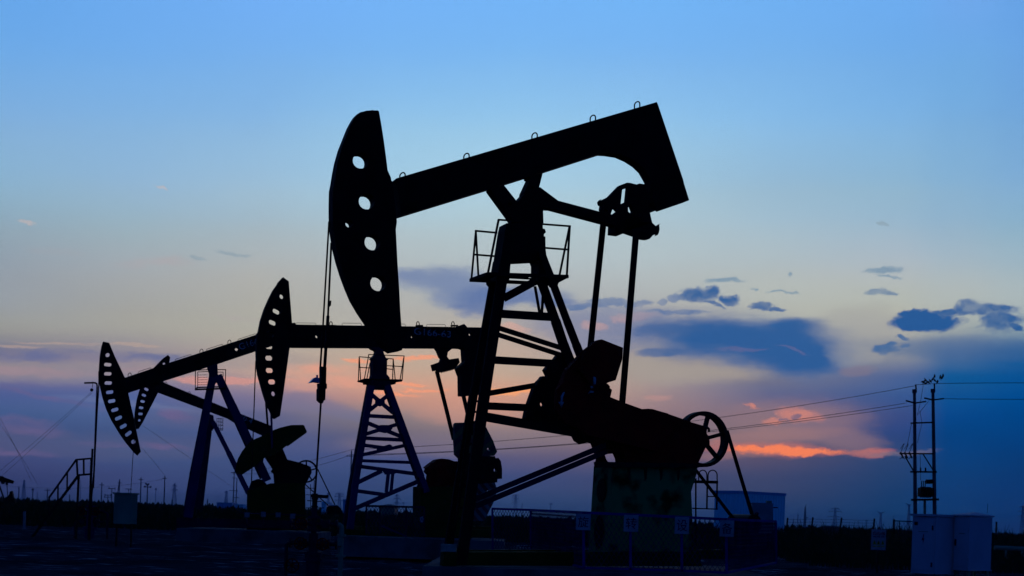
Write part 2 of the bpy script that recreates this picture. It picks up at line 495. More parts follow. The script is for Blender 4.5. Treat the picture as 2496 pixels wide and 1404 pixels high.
class MB:
    def __init__(s):
        s.v, s.f = [], []

    def add(s, vs, fs):
        o = len(s.v)
        s.v.extend(Vector(v) for v in vs)
        s.f.extend(tuple(i + o for i in f) for f in fs)
        return s

    def prism3(s, poly, off, holes=()):
        loops = [list(poly)] + [list(h) for h in holes]
        flat = [p for l in loops for p in l]
        n = len(flat)
        tris = tessellate_polygon(loops)
        vs = flat + [p + off for p in flat]
        fs = []
        for t in tris:
            fs.append((t[0], t[1], t[2]))
            fs.append((t[2] + n, t[1] + n, t[0] + n))
        k = 0
        for l in loops:
            m = len(l)
            for i in range(m):
                a, b = k + i, k + (i + 1) % m
                fs.append((a, b, b + n, a + n))
            k += m
        return s.add(vs, fs)

    def prism(s, fr, poly, w=0.0, t=0.3, holes=(), comp=True):
        pts = list(poly)
        if comp:
            n = len(pts)
            ar = sum(pts[i][0] * pts[(i + 1) % n][1] - pts[(i + 1) % n][0] * pts[i][1] for i in range(n))
            sg = 1.0 if ar > 0 else -1.0
            new = []
            for i in range(n):
                a, b, c = pts[i - 1], pts[i], pts[(i + 1) % n]
                nx = ny = 0.0
                for p, q in ((a, b), (b, c)):
                    ex, ey = q[0] - p[0], q[1] - p[1]
                    l = math.hypot(ex, ey) or 1
                    nx += sg * ey / l
                    ny += -sg * ex / l
                m = fr.at(b[0], b[1], w)
                f0, f1 = proj(m - fr.n * t / 2), proj(m + fr.n * t / 2)
                d = (f1[0] - f0[0], f1[1] - f0[1])
                k = -0.5 if nx * d[0] + ny * d[1] > 0 else 0.5
                new.append((b[0] + k * d[0], b[1] + k * d[1]))
            pts = new
        q = [fr.at(p[0], p[1], w) - fr.n * (t / 2) for p in pts]
        hs = [[fr.at(p[0], p[1], w) - fr.n * (t / 2) for p in h] for h in holes]
        return s.prism3(q, fr.n * t, hs)

    def bar(s, a, b, wd, th, nrm=Vector((0, 1, 0))):
        d = (b - a)
        if d.length < 1e-6:
            return s
        d.normalize()
        n = nrm - d * nrm.dot(d)
        if n.length < 1e-4:
            n = Vector((1, 0, 0)) - d * d.x
        n.normalize()
        u = d.cross(n)
        vs = []
        for p in (a, b):
            for i, j in ((-1, -1), (1, -1), (1, 1), (-1, 1)):
                vs.append(p + u * (i * wd / 2) + n * (j * th / 2))
        return s.add(vs, [(0, 1, 2, 3), (7, 6, 5, 4), (0, 4, 5, 1), (1, 5, 6, 2), (2, 6, 7, 3), (3, 7, 4, 0)])

    def pb(s, fr, p, q, wpx, w1=0.0, w2=None, th=None):
        """beam between two pixels on the frame's planes w1 and w2, wpx pixels wide"""
        w2 = w1 if w2 is None else w2
        a, b = fr.at(p[0], p[1], w1), fr.at(q[0], q[1], w2)
        wd = wpx * a.y / F
        return s.bar(a, b, wd, th or wd, fr.n)

    def tube(s, pts, r, seg=6, r2=None):
        pts = [Vector(p) for p in pts]
        n = len(pts)
        r2 = r if r2 is None else r2
        vs, fs = [], []
        prev = None
        for i, p in enumerate(pts):
            d = (pts[min(i + 1, n - 1)] - pts[max(i - 1, 0)])
            d.normalize()
            if prev is None:
                u = d.cross(Vector((0, 0, 1)))
                if u.length < 1e-3:
                    u = d.cross(Vector((0, 1, 0)))
            else:
                u = prev - d * prev.dot(d)
            u.normalize()
            prev = u
            v = d.cross(u)
            rr = r + (r2 - r) * i / max(1, n - 1)
            for k in range(seg):
                a = 2 * math.pi * k / seg
                vs.append(p + u * (rr * math.cos(a)) + v * (rr * math.sin(a)))
        for i in range(n - 1):
            for k in range(seg):
                a, b = i * seg + k, i * seg + (k + 1) % seg
                fs.append((a, b, b + seg, a + seg))
        fs.append(tuple(reversed(range(seg))))
        fs.append(tuple(range((n - 1) * seg, n * seg)))
        return s.add(vs, fs)

    def box(s, c, sx, sy, sz, rz=0.0):
        c = Vector(c)
        R = Matrix.Rotation(rz, 3, 'Z')
        vs = [c + R @ Vector((i * sx / 2, j * sy / 2, k * sz / 2)) for k in (-1, 1) for i, j in ((-1, -1), (1, -1), (1, 1), (-1, 1))]
        return s.add(vs, [(3, 2, 1, 0), (4, 5, 6, 7), (0, 1, 5, 4), (1, 2, 6, 5), (2, 3, 7, 6), (3, 0, 4, 7)])

    def ball(s, c, r, sc=(1, 1, 1), R=None, seg=10, rings=7):
        c = Vector(c)
        vs, fs = [], []
        for i in range(rings + 1):
            th = math.pi * i / rings
            for k in range(seg):
                a = 2 * math.pi * k / seg
                v = Vector((r * sc[0] * math.sin(th) * math.cos(a), r * sc[1] * math.sin(th) * math.sin(a), r * sc[2] * math.cos(th)))
                vs.append(c + (R @ v if R else v))
        for i in range(rings):
            for k in range(seg):
                a, b = i * seg + k, i * seg + (k + 1) % seg
                fs.append((a, a + seg, b + seg, b))
        return s.add(vs, fs)

    def ring(s, fr, c, R, r, t, n=40):
        """flat ring in the frame's plane; c is a 3D point"""
        o = [c + fr.x * (R * math.cos(2 * math.pi * i / n)) + fr.z * (R * math.sin(2 * math.pi * i / n)) - fr.n * t / 2 for i in range(n)]
        h = [c + fr.x * (r * math.cos(2 * math.pi * i / n)) + fr.z * (r * math.sin(2 * math.pi * i / n)) - fr.n * t / 2 for i in range(n)]
        vs = o + h + [p + fr.n * t for p in o] + [p + fr.n * t for p in h]
        fs = []
        for i in range(n):
            j = (i + 1) % n
            fs += [(i, j, n + j, n + i), (2 * n + j, 2 * n + i, 3 * n + i, 3 * n + j), (j, i, 2 * n + i, 2 * n + j), (n + i, n + j, 3 * n + j, 3 * n + i)]
        return s.add(vs, fs)

    def disc(s, fr, c, R, t, n=28):
        o = [c + fr.x * (R * math.cos(2 * math.pi * i / n)) + fr.z * (R * math.sin(2 * math.pi * i / n)) - fr.n * t / 2 for i in range(n)]
        return s.prism3(o, fr.n * t)

    def build(s, name, m, parent=None, label=None, smooth=False):
        me = bpy.data.meshes.new(name)
        off = ORG[parent.name] if parent else Vector((0, 0, 0))
        me.from_pydata([tuple(v - off) for v in s.v], [], s.f)
        me.materials.append(M[m] if isinstance(m, str) else m)
        me.validate()
        if smooth:
            me.polygons.foreach_set('use_smooth', [True] * len(me.polygons))
        o = bpy.data.objects.new(name, me)
        COL.objects.link(o)
        if parent:
            o.parent = parent
        ORG[o.name] = off
        if label:
            o['label'] = label
        return o

    def top(s, name, m, label, cat, group=None, kind=None, smooth=False):
        xs, ys, zs = [v.x for v in s.v], [v.y for v in s.v], [v.z for v in s.v]
        off = Vector(((min(xs) + max(xs)) / 2, (min(ys) + max(ys)) / 2, min(zs)))
        me = bpy.data.meshes.new(name)
        me.from_pydata([tuple(v - off) for v in s.v], [], s.f)
        me.materials.append(M[m] if isinstance(m, str) else m)
        me.validate()
        if smooth:
            me.polygons.foreach_set('use_smooth', [True] * len(me.polygons))
        o = bpy.data.objects.new(name, me)
        o.location = off
        COL.objects.link(o)
        ORG[o.name] = off
        tag(o, label, cat, group, kind)
        return o


def tag(o, label=None, cat=None, group=None, kind=None):
    if label: o['label'] = label
    if cat: o['category'] = cat
    if group: o['group'] = group
    if kind: o['kind'] = kind
    return o


def thing(name, label, cat, loc, group=None):
    o = bpy.data.objects.new(name, None)
    o.empty_display_size = 0.3
    o.location = loc
    COL.objects.link(o)
    ORG[o.name] = Vector(loc)
    return tag(o, label, cat, group)


def text_geo(body, size=1.0):
    cu = bpy.data.curves.new('text', 'FONT')
    cu.body = body
    cu.size = size
    cu.align_x = 'CENTER'
    cu.align_y = 'CENTER'
    o = bpy.data.objects.new('text', cu)
    COL.objects.link(o)
    dg = bpy.context.evaluated_depsgraph_get()
    dg.update()
    me = bpy.data.meshes.new_from_object(o.evaluated_get(dg))
    vs = [v.co.copy() for v in me.vertices]
    fs = [tuple(p.vertices) for p in me.polygons]
    bpy.data.objects.remove(o)
    bpy.data.curves.remove(cu)
    bpy.data.meshes.remove(me)
    return vs, fs


def put_text(mb, body, c, xh, zh, height, width=None):
    vs, fs = text_geo(body)
    if not vs:
        return mb
    x0, x1 = min(v.x for v in vs), max(v.x for v in vs)
    y0, y1 = min(v.y for v in vs), max(v.y for v in vs)
    ky = height / (y1 - y0)
    kx = width / (x1 - x0) if width else ky
    mx, my = (x0 + x1) / 2, (y0 + y1) / 2
    return mb.add([c + xh * ((v.x - mx) * kx) + zh * ((v.y - my) * ky) for v in vs], fs)


def eye(mb, fr, x, y, wd, ht, r, w=0.0, slope=0.0):
    """lifting eye: an arched rod standing on the beam's top"""
    pts = []
    for i in range(11):
        a = math.pi * i / 10
        pts.append(fr.at(x - wd / 2 * math.cos(a), y - ht * 0.45 - ht * 0.55 * math.sin(a) - slope * (wd / 2) * math.cos(a) * -1, w))
    pts = [fr.at(x - wd / 2, y + 3 + slope * wd / 2, w)] + pts + [fr.at(x + wd / 2, y + 3 - slope * wd / 2, w)]
    return mb.tube(pts, r, 6)


def handrail(mb, fr, x0, y0, x1, y1, ht, r, w=0.0):
    dx, dy = x1 - x0, y1 - y0
    q = [(x0, y0 + 2), (x0, y0 - ht * 0.6), (x0 + dx * 0.03, y0 + dy * 0.03 - ht), (x1 - dx * 0.03, y1 - dy * 0.03 - ht), (x1, y1 - ht * 0.6), (x1, y1 + 2)]
    return mb.tube([fr.at(a, b, w) for a, b in q], r, 5)


EYES = 'small steel lifting eyes welded on top of the beam'

# ------------------------------------------------------------------ ground
def axis(lo, hi, step, far):
    a = list(np.arange(lo, hi + 1e-6, step))
    d, x = step, hi
    while x < far:
        d *= 1.35
        x += d
        a.append(x)
    d, x = step, lo
    while x > -far:
        d *= 1.35
        x -= d
        a.insert(0, x)
    return np.array(a)


def vnoise(x, y, s, seed):
    r = np.random.default_rng(seed)
    g = r.random((256, 256))
    u, v = x / s, y / s
    i, j = np.floor(u).astype(int), np.floor(v).astype(int)
    a, b = u - i, v - j
    a, b = a * a * (3 - 2 * a), b * b * (3 - 2 * b)
    q = lambda m, n: g[m % 256, n % 256]
    return (q(i, j) * (1 - a) + q(i + 1, j) * a) * (1 - b) + (q(i, j + 1) * (1 - a) + q(i + 1, j + 1) * a) * b - 0.5


def build_ground():
    xs, ys = axis(-32, 32, 0.28, 3000), axis(29, 92, 0.28, 3000)
    X, Y = np.meshgrid(xs, ys)
    t = np.clip((Y - 38.0) / 17.0, 0, 1)
    Z = 0.4 * t * t * (3 - 2 * t)
    near = np.clip(1 - (np.abs(X) - 40) / 60, 0, 1) * np.clip(1 - (Y - 95) / 80, 0, 1)
    rut = np.sin(Y * 1.15 + 1.6 * vnoise(X, Y, 14, 3)) * 0.05 * (0.5 + vnoise(X, Y, 9, 9))
    Z = Z + near * (vnoise(X, Y, 3.2, 1) * 0.14 + vnoise(X, Y, 0.9, 2) * 0.07 + rut)
    nx, ny = len(xs), len(ys)
    v = np.stack([X.ravel(), Y.ravel(), Z.ravel()], 1)
    idx = np.arange(nx * ny).reshape(ny, nx)
    f = np.stack([idx[:-1, :-1].ravel(), idx[:-1, 1:].ravel(), idx[1:, 1:].ravel(), idx[1:, :-1].ravel()], 1)
    me = bpy.data.meshes.new('ground')
    me.from_pydata(v.tolist(), [], f.tolist())
    me.polygons.foreach_set('use_smooth', [True] * len(me.polygons))
    o = bpy.data.objects.new('ground', me)
    COL.objects.link(o)
    tag(o, 'dark bare dirt with pale crusted ruts', None, None, 'structure')
    m = bpy.data.materials.new('dirt')
    m.use_nodes = True
    N, L = m.node_tree.nodes, m.node_tree.links
    b = N['Principled BSDF']
    b.inputs['Roughness'].default_value = 0.95
    b.inputs['Specular IOR Level'].default_value = 0.0
    tc = N.new('ShaderNodeTexCoord')
    mp = N.new('ShaderNodeMapping')
    mp.inputs['Scale'].default_value = (0.35, 1.0, 1.0)
    L.new(tc.outputs['Object'], mp.inputs[0])
    n1 = N.new('ShaderNodeTexNoise'); n1.inputs['Scale'].default_value = 0.35; n1.inputs['Detail'].default_value = 5
    n2 = N.new('ShaderNodeTexNoise'); n2.inputs['Scale'].default_value = 2.4; n2.inputs['Detail'].default_value = 8; n2.inputs['Roughness'].default_value = 0.7
    L.new(mp.outputs[0], n1.inputs['Vector']); L.new(mp.outputs[0], n2.inputs['Vector'])
    r1 = N.new('ShaderNodeValToRGB')
    r1.color_ramp.elements[0].position, r1.color_ramp.elements[0].color = 0.35, (0.016, 0.017, 0.02, 1)
    r1.color_ramp.elements[1].position, r1.color_ramp.elements[1].color = 0.68, (0.045, 0.047, 0.054, 1)
    L.new(n1.outputs['Fac'], r1.inputs[0])
    r2 = N.new('ShaderNodeValToRGB')
    r2.color_ramp.elements[0].position, r2.color_ramp.elements[0].color = 0.56, (0, 0, 0, 1)
    r2.color_ramp.elements[1].position, r2.color_ramp.elements[1].color = 0.68, (1, 1, 1, 1)
    L.new(n2.outputs['Fac'], r2.inputs[0])
    mx = N.new('ShaderNodeMix'); mx.data_type = 'RGBA'
    L.new(r2.outputs[0], mx.inputs[0]); L.new(r1.outputs[0], mx.inputs[6]); mx.inputs[7].default_value = (0.34, 0.36, 0.38, 1)
    L.new(mx.outputs[2], b.inputs['Base Color'])
    bp = N.new('ShaderNodeBump'); bp.inputs['Strength'].default_value = 0.7; bp.inputs['Distance'].default_value = 0.05
    L.new(n2.outputs['Fac'], bp.inputs['Height']); L.new(bp.outputs[0], b.inputs['Normal'])
    me.materials.append(m)


build_ground()


def build_reeds():
    n = 76000
    Y = 54 + 120 * rng.random(n) ** 1.2
    u = -1400 + 2800 * rng.random(n)
    X = u / F * Y
    rt = np.clip((u - 350) / 500, 0, 1)
    lf = np.clip((-u - 500) / 500, 0, 1)
    rr = np.clip((u - 560) / 160, 0, 1)
    ok = Y > (76 + 4 * lf - 22 * rr)
    X, Y, u, rt, lf = X[ok], Y[ok], u[ok], rt[ok], lf[ok]
    n = len(X)
    cl = vnoise(X, Y, 3.0, 21) + 0.6 * vnoise(X, Y, 0.8, 22)
    H = np.where(Y < 76, 0.45 + 0.03 * (Y - 54), 1.28) + 0.35 * cl + 0.28 * rng.random(n) + 0.12 * rt
    tall = (rng.random(n) < (0.012 + 0.03 * rt)) & (Y > 74)
    H = np.where(tall, H + 0.25 + 0.45 * rng.random(n) * (0.4 + 0.6 * rt), H)
    W = np.where(tall, 0.045, 0.028 + 0.03 * rng.random(n)) * (Y / 100)
    lx, ly = rng.normal(0, 0.22, n) * H, rng.normal(0, 0.12, n) * H
    a = rng.random(n) * math.pi
    dx, dy = np.cos(a) * W, np.sin(a) * W * 0.5
    z0 = np.full(n, 0.36)
    v = np.empty((n, 5, 3))
    v[:, 0] = np.stack([X - dx, Y - dy, z0], 1)
    v[:, 1] = np.stack([X + dx, Y + dy, z0], 1)
    v[:, 2] = np.stack([X + dx * 0.8 + lx * 0.35, Y + dy * 0.8 + ly * 0.3, z0 + H * 0.6], 1)
    v[:, 3] = np.stack([X - dx * 0.8 + lx * 0.35, Y - dy * 0.8 + ly * 0.3, z0 + H * 0.6], 1)
    v[:, 4] = np.stack([X + lx, Y + ly, z0 + H], 1)
    base = (np.arange(n) * 5)[:, None]
    q = (base + np.array([0, 1, 2, 3])).tolist()
    t = (base + np.array([3, 2, 4])).tolist()
    me = bpy.data.meshes.new('reeds')
    me.from_pydata(v.reshape(-1, 3).tolist(), [], q + t)
    me.materials.append(M['reed'])
    o = bpy.data.objects.new('reeds', me)
    COL.objects.link(o)
    tag(o, 'dark belt of reeds and tall grass along the horizon', 'reeds', None, 'stuff')
    # low far-off scrub that closes the horizon
    n = 9000
    Y = 190 + 500 * rng.random(n)
    X = (-1450 + 2900 * rng.random(n)) / F * Y
    S = 0.5 + 1.3 * rng.random(n)
    v = np.empty((n, 3, 3))
    v[:, 0] = np.stack([X - S, Y, np.full(n, 0.3)], 1)
    v[:, 1] = np.stack([X + S, Y, np.full(n, 0.3)], 1)
    v[:, 2] = np.stack([X + rng.normal(0, 0.5, n), Y, 0.3 + 1.0 + 1.3 * rng.random(n)], 1)
    me = bpy.data.meshes.new('scrub')
    me.from_pydata(v.reshape(-1, 3).tolist(), [], np.arange(n * 3).reshape(n, 3).tolist())
    me.materials.append(M['reed'])
    o = bpy.data.objects.new('scrub', me)
    COL.objects.link(o)
    tag(o, 'low far-off scrub closing the flat horizon', 'scrub', None, 'stuff')


build_reeds()

# ================================================================== pumpjack A (near, black)
FA = Frame(1300, 30.0, 22.0)


def pump_a():
    fr = FA
    base = fr.at(1480, 1375)
    base.z = 0.85
    R = thing('pumpjack', 'largest black pumpjack, its beam tilted up to the right over everything else', 'pumpjack', base)
    # horsehead
    hh = [(889, 271), (893, 269.5), (905, 269), (907, 267.5), (910, 269), (921, 269), (924, 272), (930, 306), (936, 345), (942, 390), (945, 415), (953, 433), (954, 440), (957, 443),
          (962, 490), (967, 534), (967.5, 541), (965, 560), (966, 580), (969, 640), (973, 700), (976, 760), (979, 800), (981, 849), (980, 853.5), (966, 858), (944, 862), (935, 856),
          (912, 830), (888, 793), (868, 763), (852, 735.7), (839, 705), (827, 672.5), (817, 640), (810, 612), (807, 594.6), (803, 570), (801.5, 548), (800.7, 531), (800.7, 501), (801.4, 468.5),
          (805, 450), (809, 425), (814, 399.6), (823, 368), (833, 343), (844, 315.5), (854, 297), (860, 288), (867, 283.5), (871, 278), (878, 273.5)]
    holes = [circ(874, 396, 19.5), circ(888.5, 495, 19.5), circ(902.5, 594, 19.5), circ(916.5, 693, 19.5), circ(846, 549, 9.5, n=12)]
    MB().prism(fr, hh, 0, 0.35, holes).build('horsehead', 'black', R)
    # walking beam
    bm = [(955, 443), (962, 441), (1601, 248.5), (1604, 255), (1666, 440), (1667, 446), (1680, 488), (1600, 516.5), (1597, 514), (1584, 519), (1576, 500), (1570.6, 448), (1567, 441), (1556, 422),
          (1541.6, 408), (1521.6, 395), (1499, 385), (1473, 381), (1456, 380), (1322, 423), (1185, 466), (967, 533)]
    beam = MB().prism(fr, bm, 0, 0.34).build('walking_beam', 'black', R)
    for x, y in ((981, 434), (1137, 387), (1303, 337), (1445, 294), (1553, 261)):
        q = MB()
        eye(q, fr, x, y, 13, 13, 0.015, -0.05, 0.3)
        q.pb(fr, (x - 20, y + 6 + 5), (x + 26, y - 2.5), 4, -0.05, th=0.12)
        q.build('lifting_eye', 'black', beam)
    # saddle on the tower head
    sb = [(1184, 467), (1186, 471), (1232, 534), (1240, 547), (1325, 547), (1324, 513), (1330, 475), (1312, 465.6), (1322.8, 423), (1300, 426), (1276, 436), (1277.5, 442), (1280.6, 442.5),
          (1270, 466), (1266, 474), (1265, 480), (1261, 492), (1230, 453), (1229, 451)]
    MB().prism(fr, sb, 0, 0.3, [[(1230, 500), (1238, 494.5), (1245, 502), (1235.5, 507)], [(1287.5, 461), (1297, 454.5), (1293.5, 466)]]).build('saddle_bracket', 'black', R)
    # equaliser with its arm
    arm = [(1305, 462), (1312, 465), (1360.6, 489), (1459, 515), (1500, 528), (1500, 562), (1490, 556), (1463, 547.6), (1336, 514), (1325, 513.5), (1310, 513)]
    MB().prism(fr, arm, 0, 0.26).build('equalizer_arm', 'black', R)
    eq = [(1459, 512), (1460.5, 503), (1457, 501), (1455, 494), (1459, 488.6), (1464, 488.6), (1478.5, 481.5), (1504, 455), (1528.5, 445), (1536, 445.6), (1551.5, 449.5), (1559, 447), (1571, 449),
          (1580, 470), (1584, 518), (1590, 543), (1600, 552), (1603, 547.6), (1607, 547.6), (1608, 559), (1605.6, 569), (1603, 573), (1597, 572), (1593, 572), (1584, 582), (1570, 586), (1558.7, 584.7),
          (1541.6, 577.5), (1499, 563), (1490, 555.6), (1470, 545)]
    eh = [[(1513, 463), (1528, 458), (1524.5, 492), (1509, 499)], [(1534, 498), (1540.5, 515.5), (1534, 523), (1527.5, 517.5), (1527, 508)],
          [(1490.5, 508), (1498, 509.5), (1503, 515), (1490, 525), (1485, 523.5)], [(1470, 510), (1481, 513), (1480, 518), (1470, 515.5)]]
    e = MB().prism(fr, eq, 0, 0.16, eh)
    e.bar(fr.at(1532, 548) - fr.n * 0.85, fr.at(1532, 548) + fr.n * 0.85, 0.22, 0.2, Vector((0, 0, 1)))
    e.build('equalizer', 'black', R)
    # pitman arms
    MB().pb(fr, (1471, 540), (1433, 905), 14.5, 0.77, 0.77, 0.05).build('pitman_arm', 'black', R)
    MB().pb(fr, (1551, 560), (1515.5, 995), 15, -0.77, -0.77, 0.05).build('pitman_arm', 'black', R)
    # tower head
    hd = [(1217, 553), (1236, 544), (1323, 544), (1323.4, 557), (1328, 558), (1331, 566), (1326, 571), (1326, 576), (1329.5, 577), (1330, 606), (1332, 623), (1350, 668), (1356, 690), (1322, 690), (1294, 690),
          (1294, 641.6), (1245, 637), (1241, 690), (1195, 690), (1199.5, 660), (1205, 622), (1213, 570)]
    MB().prism(fr, hd, 0, 0.46).build('tower_head', 'black', R)
    # tower legs
    MB().pb(fr, (1228, 650), (1181, 960), 26, -0.30, -0.62, 0.08).pb(fr, (1181, 960), (1124, 1376), 27, -0.62, -1.0, 0.08).build('leg', 'black', R)
    MB().pb(fr, (1211, 640), (1154, 960), 18, 0.35, 0.62, 0.08).pb(fr, (1154, 960), (1090, 1352), 21, 0.62, 1.0, 0.08).build('leg', 'black', R)
    MB().pb(fr, (1318, 612), (1382, 782), 17.5, -0.3, -0.5, 0.07).pb(fr, (1382, 782), (1404, 839), 18.5, -0.5, -0.55, 0.07).pb(fr, (1404, 839), (1470, 1010), 20, -0.55, -0.7, 0.07).build('leg', 'black', R)
    MB().pb(fr, (1288, 600), (1354, 782), 22, 0.3, 0.5, 0.07).pb(fr, (1354, 782), (1373, 839), 23.5, 0.5, 0.55, 0.07).pb(fr, (1373, 839), (1440, 1010), 24, 0.55, 0.7, 0.07).build('leg', 'black', R)
    # tower braces
    for p, q, wd, w in (((1228, 727), (1302, 687), 19, -.45), ((1222, 765), (1350, 773), 20, -.5), ((1304, 698), (1315.5, 764), 6, .4), ((1325, 700), (1320.5, 764), 6, .4),
                        ((1216, 799.5), (1368, 848), 12, -.5), ((1213, 815.5), (1368, 865.5), 11.5, -.5), ((1203, 877.5), (1360, 886.5), 18.5, -.55), ((1193, 958.5), (1304, 939.5), 13.5, -.6),
                        ((1188, 989.5), (1300, 994.5), 18, -.65), ((1183, 1016), (1400, 1054), 22.5, -.68)):
        MB().pb(fr, p, q, wd, w, w, 0.04).build('tower_brace', 'black', R)
    MB().pb(fr, (1160, 1216), (1478, 1084.5), 13.6, -0.5, -0.5, 0.04).build('strut', 'navydark', R)
    MB().pb(fr, (1160, 1233.2), (1478, 1100.5), 13.6, -0.5, -0.5, 0.04).build('strut', 'navydark', R)
    # tower ladder rungs between the front legs
    q = MB()
    for k in range(15):
        y = 900 + k * 26
        x = 1168 - (y - 900) * 0.135
        q.pb(fr, (x - 10, y), (x + 12, y), 5, -0.2, -0.2)
    q.pb(fr, (1159, 895), (1110, 1275), 3, -0.2, -0.2).pb(fr, (1181, 895), (1132, 1275), 3, -0.2, -0.2)
    q.build('ladder', 'black', R)
    # platform and its railing
    p = MB()
    p.pb(fr, (1186, 668), (1384, 674.5), 8, -.45, th=.1).pb(fr, (1146, 682.5), (1340, 692), 7.5, .5, th=.1)
    p.bar(fr.at(1187, 668, -.45), fr.at(1148, 682, .5), .06, .06, Vector((0, 0, 1)))
    for k in range(13):
        x = 1246 + k * 4.2
        p.bar(fr.at(x, 670, -.45), fr.at(x - 12, 677, -.12), .022, .02, Vector((0, 0, 1)))
    p.pb(fr, (1236, 676.5), (1300, 680), 4, -.12, th=.03)
    p.bar(fr.at(1205, 668, -.45), fr.at(1166, 683, .5), .22, .04, Vector((0, 0, 1)))
    p.prism(fr, [(1335, 668), (1384, 672), (1383, 678), (1362, 689), (1356, 706), (1338, 700)], -.4, .06)
    p.prism(fr, [(1184, 684), (1200, 684), (1196, 712), (1190, 700), (1185, 694)], .3, .06)
    pl = p.build('platform', 'black', R)
    r = MB()
    r.pb(fr, (1214, 535.5), (1262, 539), 4, -.45).pb(fr, (1215.5, 535), (1189, 668), 4.6, -.45)
    r.build('railing', 'black', pl)
    r = MB()
    r.pb(fr, (1318, 546), (1391, 551.5), 4, -.45).pb(fr, (1326, 604), (1385, 608.5), 4, -.45)
    r.pb(fr, (1389, 550), (1381.5, 673), 4.2, -.45).pb(fr, (1388, 553), (1364, 670), 4.2, -.45)
    r.build('railing', 'black', pl)
    r = MB()
    r.pb(fr, (1158, 562.5), (1212, 567.5), 4, .5).pb(fr, (1156, 620.5), (1206, 624.5), 4, .5).pb(fr, (1160, 562), (1149, 682), 4, .5).pb(fr, (1160, 566), (1166.5, 680), 4, .5)
    r.build('railing', 'black', pl)
    # cranks with their counterweights
    near = [(1405, 868), (1421, 853), (1450, 830.5), (1467, 827), (1518.7, 847.4), (1517, 875), (1501, 926.6), (1483, 931.4), (1479, 935), (1482, 936), (1487, 942), (1486.6, 946), (1492, 950), (1488, 968),
            (1525, 982.7), (1565, 997), (1580, 996), (1594, 998), (1629, 1008), (1640, 1050), (1600, 1100), (1500, 1080), (1420, 1060), (1360, 1020), (1350, 960), (1375, 900)]
    ck = MB().prism(fr, near, -0.72, 0.22).build('crank', 'red', R)
    MB().prism(fr, [(1421, 853), (1450, 830.5), (1467, 827), (1518.7, 847.4), (1517, 875), (1501, 926.6), (1440, 945), (1405, 900)], -0.9, 0.13).build('counterweight', 'red', ck)
    MB().prism(fr, [(1352, 950), (1380, 925), (1420, 985), (1398, 1040), (1370, 1030), (1350, 1000)], -0.9, 0.13).build('counterweight', 'red', ck)
    a = MB()
    a.prism(fr, [(1377, 956), (1372.5, 956), (1367, 966), (1365.5, 980), (1361, 980), (1368.5, 994), (1375, 980.5), (1370.5, 980), (1372, 968)], -0.972, 0.006)
    a.build('arrow_mark', 'letter', ck)
    a = MB()
    a.prism(fr, [(1447, 918), (1453, 920), (1452, 936), (1446, 938), (1445, 930)], -0.972, 0.006)
    a.prism(fr, circ(1442.5, 944, 3.5, n=10), -0.972, 0.006)
    a.prism(fr, [(1433, 960), (1438, 952), (1446, 953), (1448, 957), (1441, 957)], -0.972, 0.006)
    a.build('arrow_mark', 'letter', ck)
    far = [(1364, 860), (1346, 875), (1326.6, 895.6), (1321, 903), (1327, 914.8), (1326.6, 925.5), (1321, 919), (1316, 918), (1310.6, 924.4), (1303, 932), (1294.6, 945.8), (1280.7, 985), (1275.3, 1004.5), (1272, 1020),
           (1392, 1063.5), (1398, 1075), (1410, 1082.5), (1415, 1083), (1429, 1078), (1439, 1081.5), (1443, 1092), (1520, 1095), (1580, 1080), (1560, 1020), (1450, 960), (1420, 900)]
    ck2 = MB().prism(fr, far, 0.72, 0.2, [circ(1318.5, 986, 6.2, n=14)]).build('crank', 'black', R)
    # gearbox
    gb = [(1443, 1088), (1480, 990), (1525, 983), (1565.6, 997.7), (1580, 996), (1591, 997), (1603, 1000.6), (1625.5, 1007.7), (1638, 1012), (1664, 1021), (1681, 1028), (1714.5, 1037.6), (1722, 1051), (1724, 1062.6),
          (1730, 1074), (1730, 1087.5), (1720, 1091), (1701, 1131), (1500, 1131), (1498.6, 1118), (1491, 1101), (1474, 1107)]
    MB().prism(fr, gb, 0.0, 0.55).prism(fr, [(1442, 1086), (1476, 1096), (1474, 1108), (1478, 1120), (1486, 1131), (1449, 1131), (1452, 1120)], 0, 0.14).build('gearbox', 'red', R)
    q = MB()
    q.prism(fr, [(1447, 1126), (1703, 1130), (1703, 1140), (1449, 1140)], -0.55, 0.25)
    q.tube([fr.at(1722, 1040, 0), fr.at(1728, 1046, 0), fr.at(1728, 1053, 0)], .03, 6)
    q.build('bed_plate', 'steel', R)
    # pulley
    c = fr.at(1711, 1071, 0.42)
    Rm = 68.0 * c.y / F
    q = MB().ring(fr, c, Rm, Rm * 0.865, 0.24)
    q.disc(fr, c, Rm * 0.2, 0.26)
    for k in range(6):
        a = math.radians(76 + 60 * k)
        d = fr.x * math.cos(a) + fr.z * math.sin(a)
        q.bar(c + d * Rm * 0.15, c + d * Rm * 0.9, Rm * 0.125, 0.1, fr.n)
    q.build('pulley', 'steel', R)
    MB().pb(fr, (1772, 1050), (1836, 1264), 7.5, 0.42, 0.3, .05).pb(fr, (1836, 1264), (1789, 1266), 6, .3, .3, .05).pb(fr, (1690, 1138), (1789, 1266), 6.5, .42, .3, .05).build('drive_belt', 'black', R)
    # motor
    mo = MB().prism(fr, [(1790, 1268), (1800, 1262), (1838, 1262), (1848, 1270), (1849, 1318), (1842, 1326), (1796, 1326), (1790, 1318)], 0.3, 0.7)
    mo.disc(fr, fr.at(1813, 1276, 0.3), 0.22, 0.9)
    mo.pb(fr, (1838, 1264), (1846, 1250), 6, 0.1).box(fr.at(1818, 1340, 0.3), 0.9, 0.6, 0.2, math.radians(22))
    mo.build('motor', 'steel', R)
